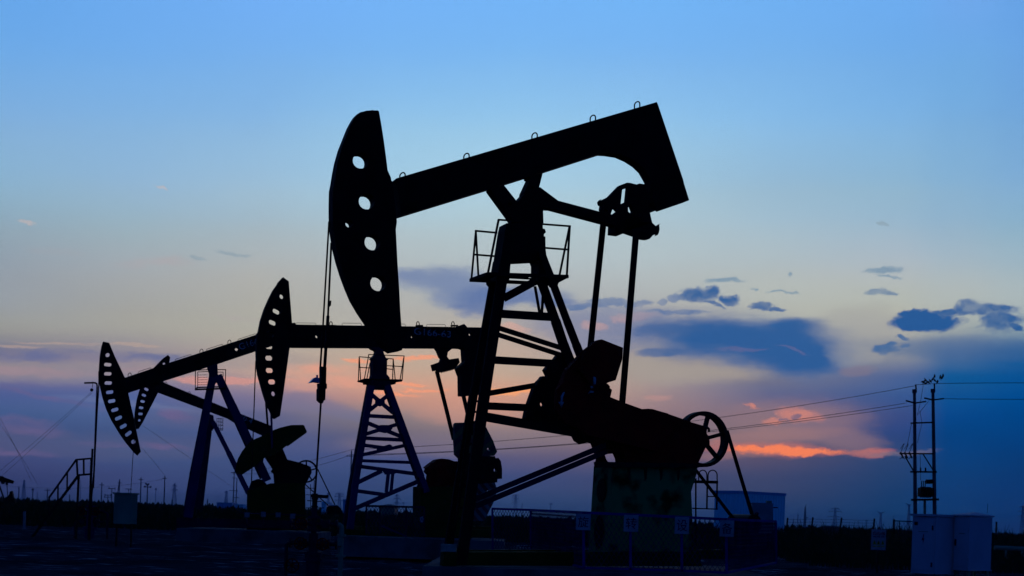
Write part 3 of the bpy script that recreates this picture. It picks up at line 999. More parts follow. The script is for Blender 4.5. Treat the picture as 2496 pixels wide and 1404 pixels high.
    # pedestal
    pd = MB().prism(fr, [(1498, 1138), (1701, 1131), (1698.7, 1153), (1684.7, 1198), (1687.5, 1260), (1691, 1378), (1484, 1378)], 0, 0.02, comp=False)
    front = [fr.at(x, y, -0.55) for x, y in ((1497, 1134), (1701, 1131), (1698.7, 1153), (1684.7, 1198), (1687.5, 1260), (1691, 1378), (1482, 1378))]
    pd = MB().prism3(front, fr.n * 1.05)
    ped = pd.build('pedestal', 'green', R)
    # dark oval plates painting the shade inside openings on the side that turns left: the left face spans w -0.55..0.5
    for cy, hy in ((1195, 30), (1298, 42)):
        q = MB()
        cc = [(0.0, 1.0), (.38, .92), (.7, .71), (.92, .38), (1, 0), (.92, -.38), (.7, -.71), (.38, -.92), (0, -1), (-.38, -.92), (-.7, -.71), (-.92, -.38), (-1, 0), (-.92, .38), (-.7, .71), (-.38, .92)]
        lx = 1497 + (1482 - 1497) * (cy - 1134) / 244.0
        pc = fr.at(lx, cy, -0.55) + fr.n * 0.52
        hz = hy * 30 / F
        q.prism3([pc - fr.x * (0.03 - 0.062 * 0) + fr.n * (0.24 * a) + fr.z * (hz * b) - fr.x * (0.0) for a, b in cc], fr.x * 0.012)
        q.build('access_opening_shade', 'hole', ped)
    for x in (1530, 1570, 1608, 1650):
        q = MB()
        q.prism(fr, [(x, 1139), (x + 7, 1139), (x + 6, 1166), (x + 2, 1172)], -0.556, 0.012, comp=False)
        q.build('stiffener', 'steel', ped)
    # service ladder by the pulley
    q = MB()
    def arch(x0, x1, yb, yt):
        pts = [fr.at(x0, yb, .1)] + [fr.at((x0 + x1) / 2 - (x1 - x0) / 2 * math.cos(math.pi * i / 10), yt + 12 - 12 * math.sin(math.pi * i / 10), .1) for i in range(11)] + [fr.at(x1, yb, .1)]
        q.tube(pts, .014, 6)
    arch(1703, 1723, 1176, 1146)
    arch(1726, 1748, 1176, 1146)
    q.pb(fr, (1690, 1174), (1748, 1175.5), 7, .1, th=.1).pb(fr, (1696, 1166), (1696, 1330), 3, .1).pb(fr, (1724, 1176), (1723, 1240), 3, .1).pb(fr, (1748, 1176), (1747, 1241), 3, .1)
    q.pb(fr, (1724, 1210), (1748, 1210.5), 2.5, .1).pb(fr, (1688, 1239), (1749, 1241), 3, .1)
    q.build('service_ladder', 'black', R)
    # skid under the whole machine
    MB().prism(fr, [(1078, 1345), (1700, 1345), (1705, 1380), (1076, 1378)], -0.9, 0.2, comp=False).build('base_frame', 'olive', R)
    q = MB().prism(fr, [(1078, 1340), (1850, 1340), (1850, 1362), (1076, 1362)], 0.9, 0.2, comp=False)
    q.build('base_frame', 'olive', R)
    # bridle, carrier bar, polished rod
    MB().pb(fr, (802, 540), (787, 800), 3.6, .08, .08).pb(fr, (787, 800), (780.5, 899), 4, .08, .08).build('bridle_cable', 'black', R)
    q = MB()
    q.pb(fr, (807.5, 592), (799.5, 770), 4.2, -.08, -.08).pb(fr, (799.5, 770), (791, 899), 6.5, -.08, -.08).prism(fr, [(804, 733), (807, 733), (806, 745), (803, 748)], -.08, .06, comp=False)
    q.build('bridle_cable', 'black', R)
    cb = [(778, 895), (796, 895), (795, 935), (797, 935), (797, 947), (794, 948), (793, 975), (790, 976), (787, 983), (777, 982), (771, 976), (771, 950), (773, 947), (772, 936), (778, 934)]
    cr = MB().prism(fr, cb, 0, .2, [slot(781, 969, 3.4, 11, 0)]).build('carrier_bar', 'black', R)
    MB().prism(fr, [(750, 934.5), (762, 922), (771, 919.5), (778, 921), (779, 933), (764, 932.5)], 0, .16).pb(fr, (773, 914), (773, 921), 4, 0).build('load_cell', 'bluesheen', cr)
    MB().tube([fr.at(782.3, 980), fr.at(767.7, 1210)], .021, 8).build('polished_rod', 'steel', R)
    return R


pump_a()

# ================================================================== pumpjack B (level beam)
FB = Frame(930, 51.6, 22.0)


def pump_b():
    fr = FB
    base = fr.at(960, 1310)
    base.z = 1.05
    R = thing('pumpjack', 'pumpjack with a level beam lettered G166-63 behind the biggest one', 'pumpjack', base)
    hh = [(686, 678.5), (691, 676), (704, 685.6), (705.4, 702.7), (708, 735.5), (712, 787), (710, 820), (706, 848.5), (698, 907), (691, 958), (682.6, 1013.8), (667, 1021.6), (662, 1018), (658.4, 1008), (647, 984),
          (638.5, 958), (626, 912.6), (623, 888.4), (622, 858.5), (623.5, 815), (627, 811), (632.8, 782.5), (641, 757), (652.7, 730), (662.7, 710), (674, 694), (675.5, 690)]
    holes = [circ(685.5, 723.4, 6, 6.5, 12)] + [slot(x, y, 20, 13.5, r) for x, y, r in ((672.6, 759.7, -24), (663.4, 786.8, -20), (657, 816, -10), (655, 845, 0), (655, 873, 4), (656.3, 903, 2), (662, 931, 6))] + [circ(665.5, 960, 6, 6.5, 12)]
    MB().prism(fr, hh, 0, .28, holes).build('horsehead', 'black', R)
    bm = [(700, 793), (1210, 798.5), (1210, 852), (1100, 850.5), (700, 848.5)]
    beam = MB().prism(fr, bm, 0, .3, [circ(771, 821, 4.5, n=10), circ(1003, 822, 4, n=10), circ(1144, 816, 4.5, n=10)]).build('walking_beam', 'black', R)
    for x in (806.6, 1018.6, 1104):
        q = MB()
        eye(q, fr, x, 794, 6.5, 10, .018, 0)
        q.pb(fr, (x - 5, 794), (x + 12, 794), 3.5, 0, th=.1)
        q.build('lifting_eye', 'black', beam)
    for x0, x1, y in ((721, 770, 793.5), (834, 881, 794), (960, 988, 796), (1040, 1086, 797)):
        q = MB()
        handrail(q, fr, x0, y, x1, y + .5, 6.5, .010, 0)
        q.build('hand_rail', 'wire', beam)
    q = MB()
    put_text(q, 'G166-63', fr.at(1054.5, 811, -.153), fr.x, fr.z, fr.m(16), fr.m(88) / fr.x.x)
    q.build('lettering', 'letter', beam)
    MB().prism(fr, [(1112, 798), (1115, 795), (1128, 790.5), (1134, 796), (1136, 799)], 0, .3, comp=False).build('beam_clamp', 'black', R)
    MB().prism(fr, [(710, 794), (711, 788), (718, 787), (720, 794)], 0, .2, comp=False).build('beam_clamp', 'black', R)
    MB().prism(fr, [(1106, 848), (1122, 853), (1124, 883), (1107, 899), (1114.6, 919.5), (1115.4, 966.5), (1126, 967), (1144, 965), (1185, 960), (1205, 850)], 0, .5).build('tail_weight', 'black', R)
    ql = [(1055, 847), (1062, 857), (1067.6, 871), (1071.5, 876), (1069, 883), (1049, 890), (1053, 905.5), (1062, 903.8), (1072, 908.5), (1108, 900), (1121, 883), (1118, 872.5), (1095, 876), (1090, 869), (1092, 858), (1101, 851), (1104, 847)]
    q = MB().prism(fr, ql, 0, .2)
    for k in range(8):
        q.pb(fr, (1076 + k * 3.6, 905 - k * .9), (1077 + k * 3.6, 909 - k * .9), 2, 0)
    q.build('equalizer', 'black', R)
    MB().pb(fr, (1064.5, 904), (1088.5, 1000), 7.5, .6, .6, .14).pb(fr, (1088.5, 1000), (1106, 1072), 7.5, .6, .6, .14).build('pitman_arm', 'black', R)
    MB().pb(fr, (1129, 962), (1152, 1060), 7.5, -.6, -.6, .14).build('pitman_arm', 'black', R)
    # tower
    hd = [(896, 848), (902, 853), (908, 855.5), (911, 858), (909, 866), (904, 871), (901, 874), (899, 876), (902, 878), (901, 915), (896, 935), (893, 938), (952, 938), (950, 920), (943, 912), (944, 878), (947, 876), (945, 873.5),
          (941, 872), (937, 864), (935, 857), (938, 848)]
    MB().prism(fr, hd, 0, .4).prism(fr, [(894, 934), (952, 934), (955, 950), (891, 950)], 0, .35).build('tower_head', 'navydark', R)
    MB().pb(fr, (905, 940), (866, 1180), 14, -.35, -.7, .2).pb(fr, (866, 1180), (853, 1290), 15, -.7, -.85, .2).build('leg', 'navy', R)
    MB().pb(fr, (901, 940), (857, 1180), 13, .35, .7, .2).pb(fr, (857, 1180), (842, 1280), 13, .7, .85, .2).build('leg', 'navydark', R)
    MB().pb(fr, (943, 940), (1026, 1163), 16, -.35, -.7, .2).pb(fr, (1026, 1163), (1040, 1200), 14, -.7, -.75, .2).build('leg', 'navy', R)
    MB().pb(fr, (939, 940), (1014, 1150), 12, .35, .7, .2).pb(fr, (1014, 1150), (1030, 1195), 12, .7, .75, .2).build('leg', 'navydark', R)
    br = [((906, 962), (958, 1006), 9), ((946, 963), (901, 1000), 9), ((897, 1013.5), (963, 1017), 9), ((896, 1031), (982, 1066), 9), ((969, 1034), (892, 1058), 9), ((889, 1068), (985, 1072.6), 9), ((886, 1085), (935, 1091.5), 8.5),
          ((884, 1108.5), (988, 1085.5), 8.5), ((880, 1123), (1003, 1127.4), 7.5), ((878, 1137), (1020, 1156), 9), ((871, 1176.5), (930, 1148), 10), ((946.5, 1154), (941.5, 1200), 7), ((957.5, 1154), (953, 1198), 6),
          ((869, 1196.5), (932, 1205), 9), ((861, 1241), (1026, 1170.5), 10.5)]
    for p, q, wd in br:
        MB().pb(fr, p, q, wd, -.4, -.4, .12).build('tower_brace', 'navy', R)
    for g in ([(914, 975), (926, 971), (938, 975), (938, 987), (926, 991), (914, 987)], [(917, 1040), (926, 1036), (950, 1036), (957, 1044), (950, 1053), (938, 1056), (924, 1053)],
              [(918, 1092), (950, 1083), (956, 1086), (955, 1092), (940, 1101), (918, 1100)], [(928, 1142), (962, 1145), (964, 1155), (938, 1157)], [(925, 1204), (958, 1196), (950, 1206), (930, 1214)]):
        MB().prism(fr, g, -.42, .1).build('gusset_plate', 'navy', R)
    fl = [(872, 928.5), (888, 924.5), (980.5, 925), (980, 930), (965, 932), (964, 936), (952, 939), (885, 938), (884, 933.5), (872, 931.5)]
    pl = MB().prism(fr, fl, 0, .06).bar(fr.at(890, 924, -.5), fr.at(873, 930, .5), .06, .05, Vector((0, 0, 1))).pb(fr, (888, 924.5), (980, 927), 4, -.5, th=.08).pb(fr, (872, 929.5), (964, 931), 3.5, .5, th=.06).build('platform', 'black', R)
    r, r2, r3 = MB(), MB(), MB()
    for p, q, w in (((898, 864), (986, 867.6), -.5), ((944, 891.3), (982, 893.5), -.5), ((899, 864), (888, 925), -.5), ((902, 884), (894, 925), -.5), ((985, 867), (980, 928), -.5), ((984, 872), (975, 927), -.5),
                    ((875, 869.5), (906, 872), .5), ((940, 873.6), (959, 875), .5), ((876, 895.5), (903, 897), .5), ((943, 899), (959, 900.7), .5), ((875.5, 869), (873.5, 930), .5), ((876, 872), (879, 929), .5), ((958.4, 875), (957, 927), .5),
                    ((958.6, 876), (963.5, 927), .5)):
        (r if w < 0 else r2 if p[0] < 920 else r3).pb(fr, p, q, 2.0, w)
    r.build('railing', 'black', pl)
    r2.build('railing', 'black', pl)
    r3.build('railing', 'black', pl)
    # cranks
    ck = MB().prism(fr, [(1104, 1035), (1107, 1031), (1130, 1030), (1160, 1025), (1185, 1041), (1202, 1074), (1212, 1101), (1205, 1111), (1115, 1117), (1106, 1108), (1104, 1074)], -.55, .2, [circ(1189, 1095, 4, n=10)]).build('crank', 'hazB', R)
    q = MB().prism(fr, [(1115, 1112), (1207, 1112), (1208, 1118), (1215, 1116), (1221, 1124), (1224, 1143), (1223.7, 1167), (1213, 1167.6), (1212, 1176), (1120, 1182)], -.6, .35, [circ(1205, 1146, 5.5, n=12)])
    q.build('counterweight', 'black', ck)
    MB().prism(fr, [(1150, 1172), (1206, 1174), (1211, 1191), (1208, 1215), (1196, 1239), (1180, 1270), (1150, 1270)], .5, .2, [circ(1188, 1198, 4, n=10)]).build('crank', 'hazR', R)
    MB().prism(fr, [(1030.5, 1140), (1040.7, 1131.5), (1055.6, 1121), (1077.8, 1117.6), (1094, 1119.4), (1107, 1124), (1125, 1125), (1140, 1150), (1140, 1190), (1036, 1190), (1039, 1157), (1032, 1150), (1035, 1142.6)], 0, .5).build('gearbox', 'red', R)
    front = [fr.at(x, y, -.5) for x, y in ((1025, 1186), (1150, 1186), (1150, 1312), (1024, 1312))]
    pd = MB().prism3(front, fr.n * .95).prism(fr, [(1016, 1183), (1026, 1183), (1026, 1190), (1015, 1190)], 0, .5)
    pd.build('pedestal', 'olive', R)
    MB().prism(fr, [(1024, 1259), (1036, 1259), (1036, 1273), (1024, 1273)], -.52, .02, comp=False).build('name_plate', 'sign', R)
    MB().prism(fr, [(838, 1290), (1200, 1290), (1200, 1308), (838, 1308)], -.7, .2, comp=False).build('base_frame', 'olive', R)
    MB().prism(fr, [(828, 1283), (1200, 1283), (1200, 1298), (828, 1298)], .7, .2, comp=False).build('base_frame', 'olive', R)
    MB().tube([fr.at(623.5, 880), fr.at(621.5, 930), fr.at(618, 1030), fr.at(612.5, 1190)], .022, 6).build('bridle_cable', 'black', R)
    return R


pump_b()

# ================================================================== pumpjack C (left, dipping)
FC = Frame(500, 61.0, 12.0)


def pump_c():
    fr = FC
    base = fr.at(560, 1290)
    base.z = 0.95
    R = thing('pumpjack', 'pumpjack dipping left with a slotted horsehead, G166 lettered on its beam', 'pumpjack', base)
    hh = [(251, 832.4), (266, 835.4), (279.8, 868), (292.6, 894.8), (304, 919.3), (313, 958.8), (320.4, 993), (327, 1019.7), (332, 1046.4), (343.5, 1100.9), (335, 1111), (325.7, 1103), (305.4, 1078.4), (290.5, 1057), (271, 1025),
          (258.4, 997.3), (250, 971.6), (244, 946), (241, 926.8), (240.7, 899), (243, 867), (246.7, 845.6)]
    holes = [circ(262.3, 865.5, 5.4, n=14)] + [slot(x, y, 18.5, 9.4, r) for x, y, r in ((262.7, 888.8, -5), (262.7, 911.2, 0), (263.8, 933.6, 0), (267.4, 956, 7), (272.3, 977.6, 10), (279.8, 999, 17), (288.8, 1019, 25), (300.5, 1039, 30), (313, 1057, 38))] + [circ(325, 1077, 5.4, n=14)]
    MB().prism(fr, hh, 0, .2, holes).build('horsehead', 'black', R)
    bm = [(302, 920), (306, 920), (417, 882.5), (625, 815.5), (692, 793), (700, 832), (622, 857), (534, 886.5), (400, 929), (313, 958)]
    beam = MB().prism(fr, bm, 0, .28, [circ(576, 852, 4, n=10)]).build('walking_beam', 'black', R)
    for x, y in ((316, 917), (491, 859), (559, 837)):
        q = MB()
        eye(q, fr, x, y, 7.5, 8, .017, 0, .3)
        q.build('lifting_eye', 'black', beam)
    for x0, y0, x1, y1 in ((337, 911, 368, 901), (427, 881, 466, 868.5), (503, 856.5, 543, 843.5), (580, 832, 624, 818)):
        q = MB()
        handrail(q, fr, x0, y0, x1, y1, 5, .012, 0)
        q.build('hand_rail', 'wire', beam)
    q = MB()
    a = math.atan2(830 - 847, 625 - 585)
    xh = (fr.at(640, 828.5, -.15) - fr.at(582, 847.5, -.15)).normalized()
    zh = fr.n.cross(xh) * -1
    if zh.z < 0:
        zh = -zh
    put_text(q, 'G166', fr.at(606, 838.5, -.146), xh, zh, fr.m(15), fr.m(48))
    q.build('lettering', 'letter', beam)
    # tower
    MB().prism(fr, [(505, 893), (530, 886), (531, 908), (531.5, 913), (536, 925), (525, 936), (510, 938), (509, 911), (507, 905), (505, 900)], 0, .4).build('tower_head', 'navydark', R)
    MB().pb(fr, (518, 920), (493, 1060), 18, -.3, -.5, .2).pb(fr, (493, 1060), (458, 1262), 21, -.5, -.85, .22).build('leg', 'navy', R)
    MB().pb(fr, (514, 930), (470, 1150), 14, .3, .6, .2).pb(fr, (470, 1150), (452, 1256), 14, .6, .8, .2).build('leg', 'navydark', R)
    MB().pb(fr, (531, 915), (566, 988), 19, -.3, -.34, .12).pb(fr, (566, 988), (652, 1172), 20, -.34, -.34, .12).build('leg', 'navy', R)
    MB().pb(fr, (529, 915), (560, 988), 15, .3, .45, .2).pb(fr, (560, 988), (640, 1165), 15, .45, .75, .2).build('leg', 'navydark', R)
    pl = MB().pb(fr, (475, 949.5), (551, 947), 4, -.5, th=.08).pb(fr, (481, 944.5), (545, 942.5), 3, .5, th=.08).bar(fr.at(476, 949, -.5), fr.at(482, 944, .5), .05, .05, Vector((0, 0, 1))).build('platform', 'black', R)
    for bay in ([((476.5, 903), (476, 950)), ((476.5, 902.5), (507, 901))], [((550, 901), (549, 948)), ((529, 901), (551, 901))]):
        r = MB()
        for p, q in bay:
            r.pb(fr, p, q, 2, -.5)
        r.build('railing', 'black', pl)
    for bay, xa, xb in (([((482, 906), (482, 945)), ((482, 906.5), (508, 905.5))], 482, 506), ([((544, 907), (543, 943)), ((529, 907), (544, 907))], 530, 544)):
        r = MB()
        for p, q in bay:
            r.pb(fr, p, q, 1.6, .5)
        for k in range(5):
            r.pb(fr, (xa, 914 + 6 * k), (xb, 913.5 + 6 * k), .9, .5)
        r.build('railing', 'black', pl)
    # pitmans
    MB().pb(fr, (648, 975), (654, 1060), 5, .5, .5, .1).build('pitman_arm', 'black', R)
    MB().pb(fr, (661, 1000), (663.5, 1092), 5, -.8, -.8, .1).build('pitman_arm', 'navy', R)
    # cranks: two butterfly blades
    up = [(640, 1062), (664.7, 1049), (683.6, 1042), (709.6, 1036), (738.5, 1035.5), (742, 1038), (748, 1051), (747, 1055), (701.6, 1087.8), (698, 1087), (689.6, 1093.8), (686.6, 1097.7), (660, 1110), (640, 1090)]
    lo = [(600, 1087), (590, 1099.7), (580, 1117.7), (576, 1131.7), (573, 1148.6), (576, 1155), (591, 1156.6), (620, 1137.6), (640, 1119.7), (647, 1115), (670, 1110), (675, 1070), (640, 1062), (612, 1074)]
    ck = MB().prism(fr, up, -.66, .14).build('crank', 'olive', R)
    MB().prism(fr, lo, -.64, .14).build('crank', 'olive', R)
    MB().prism(fr, [(650, 1060), (690, 1095), (701, 1121), (664, 1144), (638, 1105)], 0, .5).prism(fr, [(686, 1097), (699.6, 1119.7), (731.5, 1127.7), (757.4, 1137.6), (760, 1152), (745.5, 1180), (668, 1180), (666, 1155), (659.7, 1149.6), (664, 1143)], 0, .5).build('gearbox', 'black', R)
    c = fr.at(746, 1149, .45)
    Rm = 28 * c.y / F
    q = MB().ring(fr, c, Rm, Rm * .86, .16, 30)
    for k in range(5):
        a = math.radians(18 + 72 * k)
        d = fr.x * math.cos(a) + fr.z * math.sin(a)
        q.bar(c, c + d * Rm * .9, Rm * .12, .08, fr.n)
    q.disc(fr, c, Rm * .2, .18, 14)
    q.build('pulley', 'steel', R)
    MB().pb(fr, (774, 1143), (818, 1234), 2.6, .45, .3, .08).pb(fr, (738, 1175), (801, 1233), 2.4, .45, .3, .08).build('drive_belt', 'black', R)
    mo = MB().prism(fr, [(796, 1236), (803, 1231), (822, 1231), (832, 1240), (834, 1252), (794, 1252)], .3, .6)
    mo = mo.build('motor', 'steel', R)
    MB().prism(fr, [(797, 1234.5), (803, 1230), (818, 1230), (820, 1232.5), (804, 1233)], .0, .12, comp=False).build('motor_glint', 'glossy', mo)  # bright sliver shaped as the shiny reflection on the motor's dome
    front = [fr.at(x, y, -.45) for x, y in ((603, 1195), (660, 1178), (744, 1177), (745, 1292), (601, 1292))]
    MB().prism3(front, fr.n * .9).build('pedestal', 'olive', R)
    MB().prism(fr, [(606, 1200), (607, 1189.5), (612, 1173.5), (628, 1167.6), (640, 1169), (650, 1180), (650, 1200)], 0, .4).build('brake_drum', 'black', R)
    q = MB().pb(fr, (745, 1190), (768, 1190), 1.5, 0).pb(fr, (745, 1206), (768, 1207), 1.5, 0).pb(fr, (757, 1180), (757, 1240), 1.5, 0).pb(fr, (766, 1170), (764, 1240), 1.5, 0).pb(fr, (745, 1238), (790, 1238), 2, 0)
    q.build('service_ladder', 'black', R)
    MB().prism(fr, [(430, 1262), (760, 1270), (760, 1290), (430, 1284)], -.5, .3, comp=False).build('base_frame', 'navydark', R)
    MB().tube([fr.at(241, 905), fr.at(241, 940), fr.at(236.5, 1010), fr.at(228, 1190)], .03, 6).build('bridle_cable', 'steel', R)
    return R


pump_c()

# ================================================================== pumpjack D (behind, dipping right)
FD = Frame(500, 94.0, 12.0)


def pump_d():
    fr = FD
    base = fr.at(520, 1270)
    base.z = gz(94)
    R = thing('pumpjack', 'small pumpjack behind the slotted one, its beam sloping down to the right', 'pumpjack', base)
    hh = [(395, 875.5), (409, 865), (415, 871), (413, 884), (398, 933), (384.5, 959), (348, 1030), (338.5, 1045), (332, 1046.5), (327, 1036), (327, 1023), (328, 1004), (333, 974), (339.6, 951), (352, 925), (374, 897)]
    holes = [slot(x, y, 11, 6.6, r) for x, y, r in ((356.7, 949, -28), (350.7, 963.5, -20), (347.5, 978.5, -14), (344, 994, -10), (342.4, 1009, 0))] + [circ(339.6, 1024.6, 3.2, n=10), circ(399.4, 886.6, 3, n=10)]
    MB().prism(fr, hh, 0, .2, holes).build('horsehead', 'black', R)
    beam = MB().prism(fr, [(392, 928), (405.7, 935), (576.6, 1004.7), (664, 1039), (660, 1072), (571, 1031), (554, 1020.5), (400, 963), (383, 956)], 0, .3).build('walking_beam', 'black', R)
    for x, y in ((404.7, 936), (462, 960), (514, 980.5)):
        q = MB()
        eye(q, fr, x, y, 5, 5, .02, 0, -.4)
        q.build('lifting_eye', 'black', beam)
    q = MB()
    xh = (fr.at(620, 1031, -.16) - fr.at(580, 1014, -.16)).normalized()
    zh = fr.n.cross(xh)
    if zh.z < 0:
        zh = -zh
    put_text(q, '60-4', fr.at(600, 1021.5, -.156), xh, zh, fr.m(11), fr.m(32))
    q.build('lettering', 'letter', beam)
    MB().prism(fr, [(507, 1008), (520, 1012), (524, 1040), (518, 1050), (504, 1050), (506, 1030)], 0, .5).build('tower_head', 'navydark', R)
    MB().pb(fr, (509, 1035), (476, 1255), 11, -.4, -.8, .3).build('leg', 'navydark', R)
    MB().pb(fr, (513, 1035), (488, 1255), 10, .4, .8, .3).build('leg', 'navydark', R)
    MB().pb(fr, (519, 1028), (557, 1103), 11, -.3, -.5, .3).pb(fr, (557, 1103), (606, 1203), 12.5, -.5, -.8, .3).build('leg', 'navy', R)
    MB().pb(fr, (527, 1047), (544, 1048.5), 2, -.2).build('platform', 'black', R)
    r = MB()
    for k in range(4):
        r.pb(fr, (529 + k * 4.8, 1019), (528.5 + k * 4.8, 1048), 1.4, -.2)
    for k in range(4):
        r.pb(fr, (529, 1020 + 8 * k), (544, 1021 + 8 * k), 1.2, -.2)
    r.build('railing', 'black', R)
    MB().pb(fr, (650, 1060), (636, 1140), 6, -.5, -.5, .2).build('pitman_arm', 'black', R)
    front = [fr.at(x, y, -.5) for x, y in ((608, 1185), (655, 1185), (655, 1262), (606, 1262))]
    MB().prism3(front, fr.n * 1.0).build('pedestal', 'black', R)
    MB().tube([fr.at(331, 1030), fr.at(324.5, 1105), fr.at(318.5, 1203), fr.at(316.5, 1232)], .025, 6).build('polished_rod', 'steel', R)
    return R


pump_d()


def pump_e():
    fr = Frame(0, 112.0, 12.0)
    base = fr.at(-10, 1260)
    base.z = gz(112)
    R = thing('pumpjack', 'far small pumpjack cut off by the left frame edge, only its tail showing', 'pumpjack', base)
    MB().prism(fr, [(-70, 1140), (0, 1160), (5.8, 1160.5), (11.5, 1164), (34.5, 1172), (31.7, 1179), (18, 1177), (0, 1174), (-70, 1155)], 0, .35, comp=False).build('walking_beam', 'black', R)
    MB().prism(fr, [(2, 1172), (12, 1174), (10, 1180), (4, 1180)], 0, .4, comp=False).prism(fr, [(14, 1175), (19, 1177), (19, 1182), (14, 1182)], 0, .3, comp=False).build('equalizer', 'black', R)
    MB().pb(fr, (-4, 1176), (14, 1228), 3.2, 0, 0, .2).build('leg', 'black', R)
    MB().pb(fr, (-6, 1176), (-22, 1255), 3.2, 0, 0, .2).build('leg', 'black', R)
    MB().pb(fr, (17, 1182), (19, 1216), 1.4, 0, 0, .1).build('pitman_arm', 'black', R)
    MB().prism(fr, [(15, 1216), (18, 1212), (24, 1206), (26, 1198), (30, 1197), (32, 1206), (33, 1212), (37, 1216), (38, 1260), (14, 1260)], 0, .9, comp=False).build('gearbox', 'black', R)


pump_e()


# ================================================================== concrete, fences, wellheads
def block(px0, px1, ytop, Y0, Y1, zt, zb=0.0):
    a, b = P(px0, ytop, Y0), P(px1, ytop, Y0)
    c = Vector(((a.x + b.x) / 2, (Y0 + Y1) / 2, (zt + zb) / 2))
    return MB().box(c, b.x - a.x, Y1 - Y0, zt - zb)


block(1030, 1905, 1380, 27.9, 35.0, 0.84, -0.1).top('concrete_foundation', 'concrete', 'grey concrete foundation under the largest pumpjack and its fence', 'foundation')
block(838, 1230, 1310, 48.6, 54.5, 1.04, 0.3).top('concrete_foundation', 'concrete', 'grey concrete foundation under the pumpjack lettered G166-63', 'foundation')
block(430, 770, 1288, 58.6, 63.5, 0.95, 0.3).top('concrete_foundation', 'concrete', 'grey concrete foundation under the pumpjack with the slotted horsehead', 'foundation')
q = MB()
a = P(1075, 1326, 28.4); b = P(1112, 1326, 28.4)
q.box(((a.x + b.x) / 2, 28.5, (0.845 + a.z) / 2), b.x - a.x, .3, a.z - 0.845)
q.top('concrete_block', 'block', 'small pale concrete block at the foot of the biggest tower leg', 'concrete block')


def mesh_panel(mb, a, b, c, d, sp=0.105, r=0.011):
    """diamond wire mesh over the quad a-b (bottom) d-c (top)"""
    W = ((b - a).length + (c - d).length) / 2
    H = ((d - a).length + (c - b).length) / 2

    def pt(x, y):
        s, t = x / W, y / H
        return (a * (1 - s) + b * s) * (1 - t) + (d * (1 - s) + c * s) * t
    k = 0.62
    n = int((W + H * k) / sp) + 1
    for i in range(n + 1):
        x0 = -H * k + i * sp
        for sg in (1, -1):
            p, q2 = ((x0, 0), (x0 + H * k, H)) if sg > 0 else ((x0 + H * k, 0), (x0, H))
            (xa, ya), (xb, yb) = p, q2
            # clip to 0..W
            def cl(x, y, X, Yy):
                if x < 0:
                    t = (0 - x) / (X - x); return 0, y + (Yy - y) * t
                if x > W:
                    t = (W - x) / (X - x); return W, y + (Yy - y) * t
                return x, y
            if max(xa, xb) <= 0 or min(xa, xb) >= W:
                continue
            A = cl(xa, ya, xb, yb); B = cl(xb, yb, xa, ya)
            mb.bar(pt(*A), pt(*B), r, r * .6)
    return mb


def fence_a():
    pts = [(1200, 1240, 1345, 35.0), (1293.5, 1243, 1348, 34.0), (1422, 1249.5, 1384, 28.4), (1536, 1254.5, 1387, 28.4), (1661, 1260.5, 1391, 28.4), (1770, 1266, 1396, 28.4), (1890.8, 1271, 1371.6, 33.0)]
    R = thing('safety_fence', 'blue mesh safety fence with four character signs round the biggest pumpjack', 'fence', P(1590, 1395, 28.4))
    for x, yt, yb, Y in pts:
        MB().bar(P(x, yt, Y), P(x + 1, yb + 3, Y), .052, .05).build('post', 'rail', R)
    t, bt, mp = MB(), MB(), MB()
    for (x0, t0, b0, Y0), (x1, t1, b1, Y1) in zip(pts, pts[1:]):
        t.bar(P(x0, t0, Y0), P(x1, t1, Y1), .055, .05)
        bt.bar(P(x0, b0, Y0), P(x1, b1, Y1), .045, .05)
        mesh_panel(mp, P(x0, b0, Y0), P(x1, b1, Y1), P(x1, t1, Y1), P(x0, t0, Y0))
    t.build('top_rail', 'rail', R)
    bt.build('bottom_rail', 'rail', R)
    mp.build('mesh_panel', 'mesh', R)
    xh, zh = Vector((1, 0, 0)), Vector((0, 0, 1))
    for (x0, y0, x1, y1), ch in (((1404, 1252.5, 1439.5, 1292), '旋'), ((1520.6, 1255, 1556, 1296), '转'), ((1645, 1259.5, 1679.5, 1301.5), '设'), ((1754.5, 1268, 1789, 1308), '备')):
        a, b = P(x0, (y0 + y1) / 2 - .6, 28.30), P(x1, (y0 + y1) / 2 + .6, 28.30)
        h = (y1 - y0) * 28.3 / F
        c = (a + b) / 2
        pl = MB().box(c, b.x - a.x, .02, h).build('sign_plate', 'sign', R, 'white sign plate with the character ' + ch)
        q = MB()
        put_text(q, ch, c + Vector((0, -.0125, 0)), xh, zh, h * .66, (b.x - a.x) * .74)
        q.build('lettering', 'signtext', pl)


fence_a()


def fence_b():
    R = thing('safety_fence', 'dark mesh fence beside the pumpjack lettered G166-63', 'fence', P(960, 1300, 49.0))
    Y = 49.0
    pts = [(893, 1233, 1302), (926, 1234, 1304), (990, 1235.5, 1306), (1034, 1236.5, 1308)]
    t, mp = MB(), MB()
    for x, a, b in pts:
        MB().bar(P(x, a, Y), P(x, b, Y), .06, .06).build('post', 'navydark', R)
    for (x0, t0, b0), (x1, t1, b1) in zip(pts, pts[1:]):
        t.bar(P(x0, t0, Y), P(x1, t1, Y), .075, .06)
        mesh_panel(mp, P(x0, b0, Y), P(x1, b1, Y), P(x1, t1, Y), P(x0, t0, Y), .12, .016)
    t.build('top_rail', 'navydark', R)
    MB().bar(P(930, 1282, Y - .05), P(992, 1308, Y - .05), .06, .05).build('brace', 'navy', R)
    mp.build('mesh_panel', 'mesh', R)


fence_b()


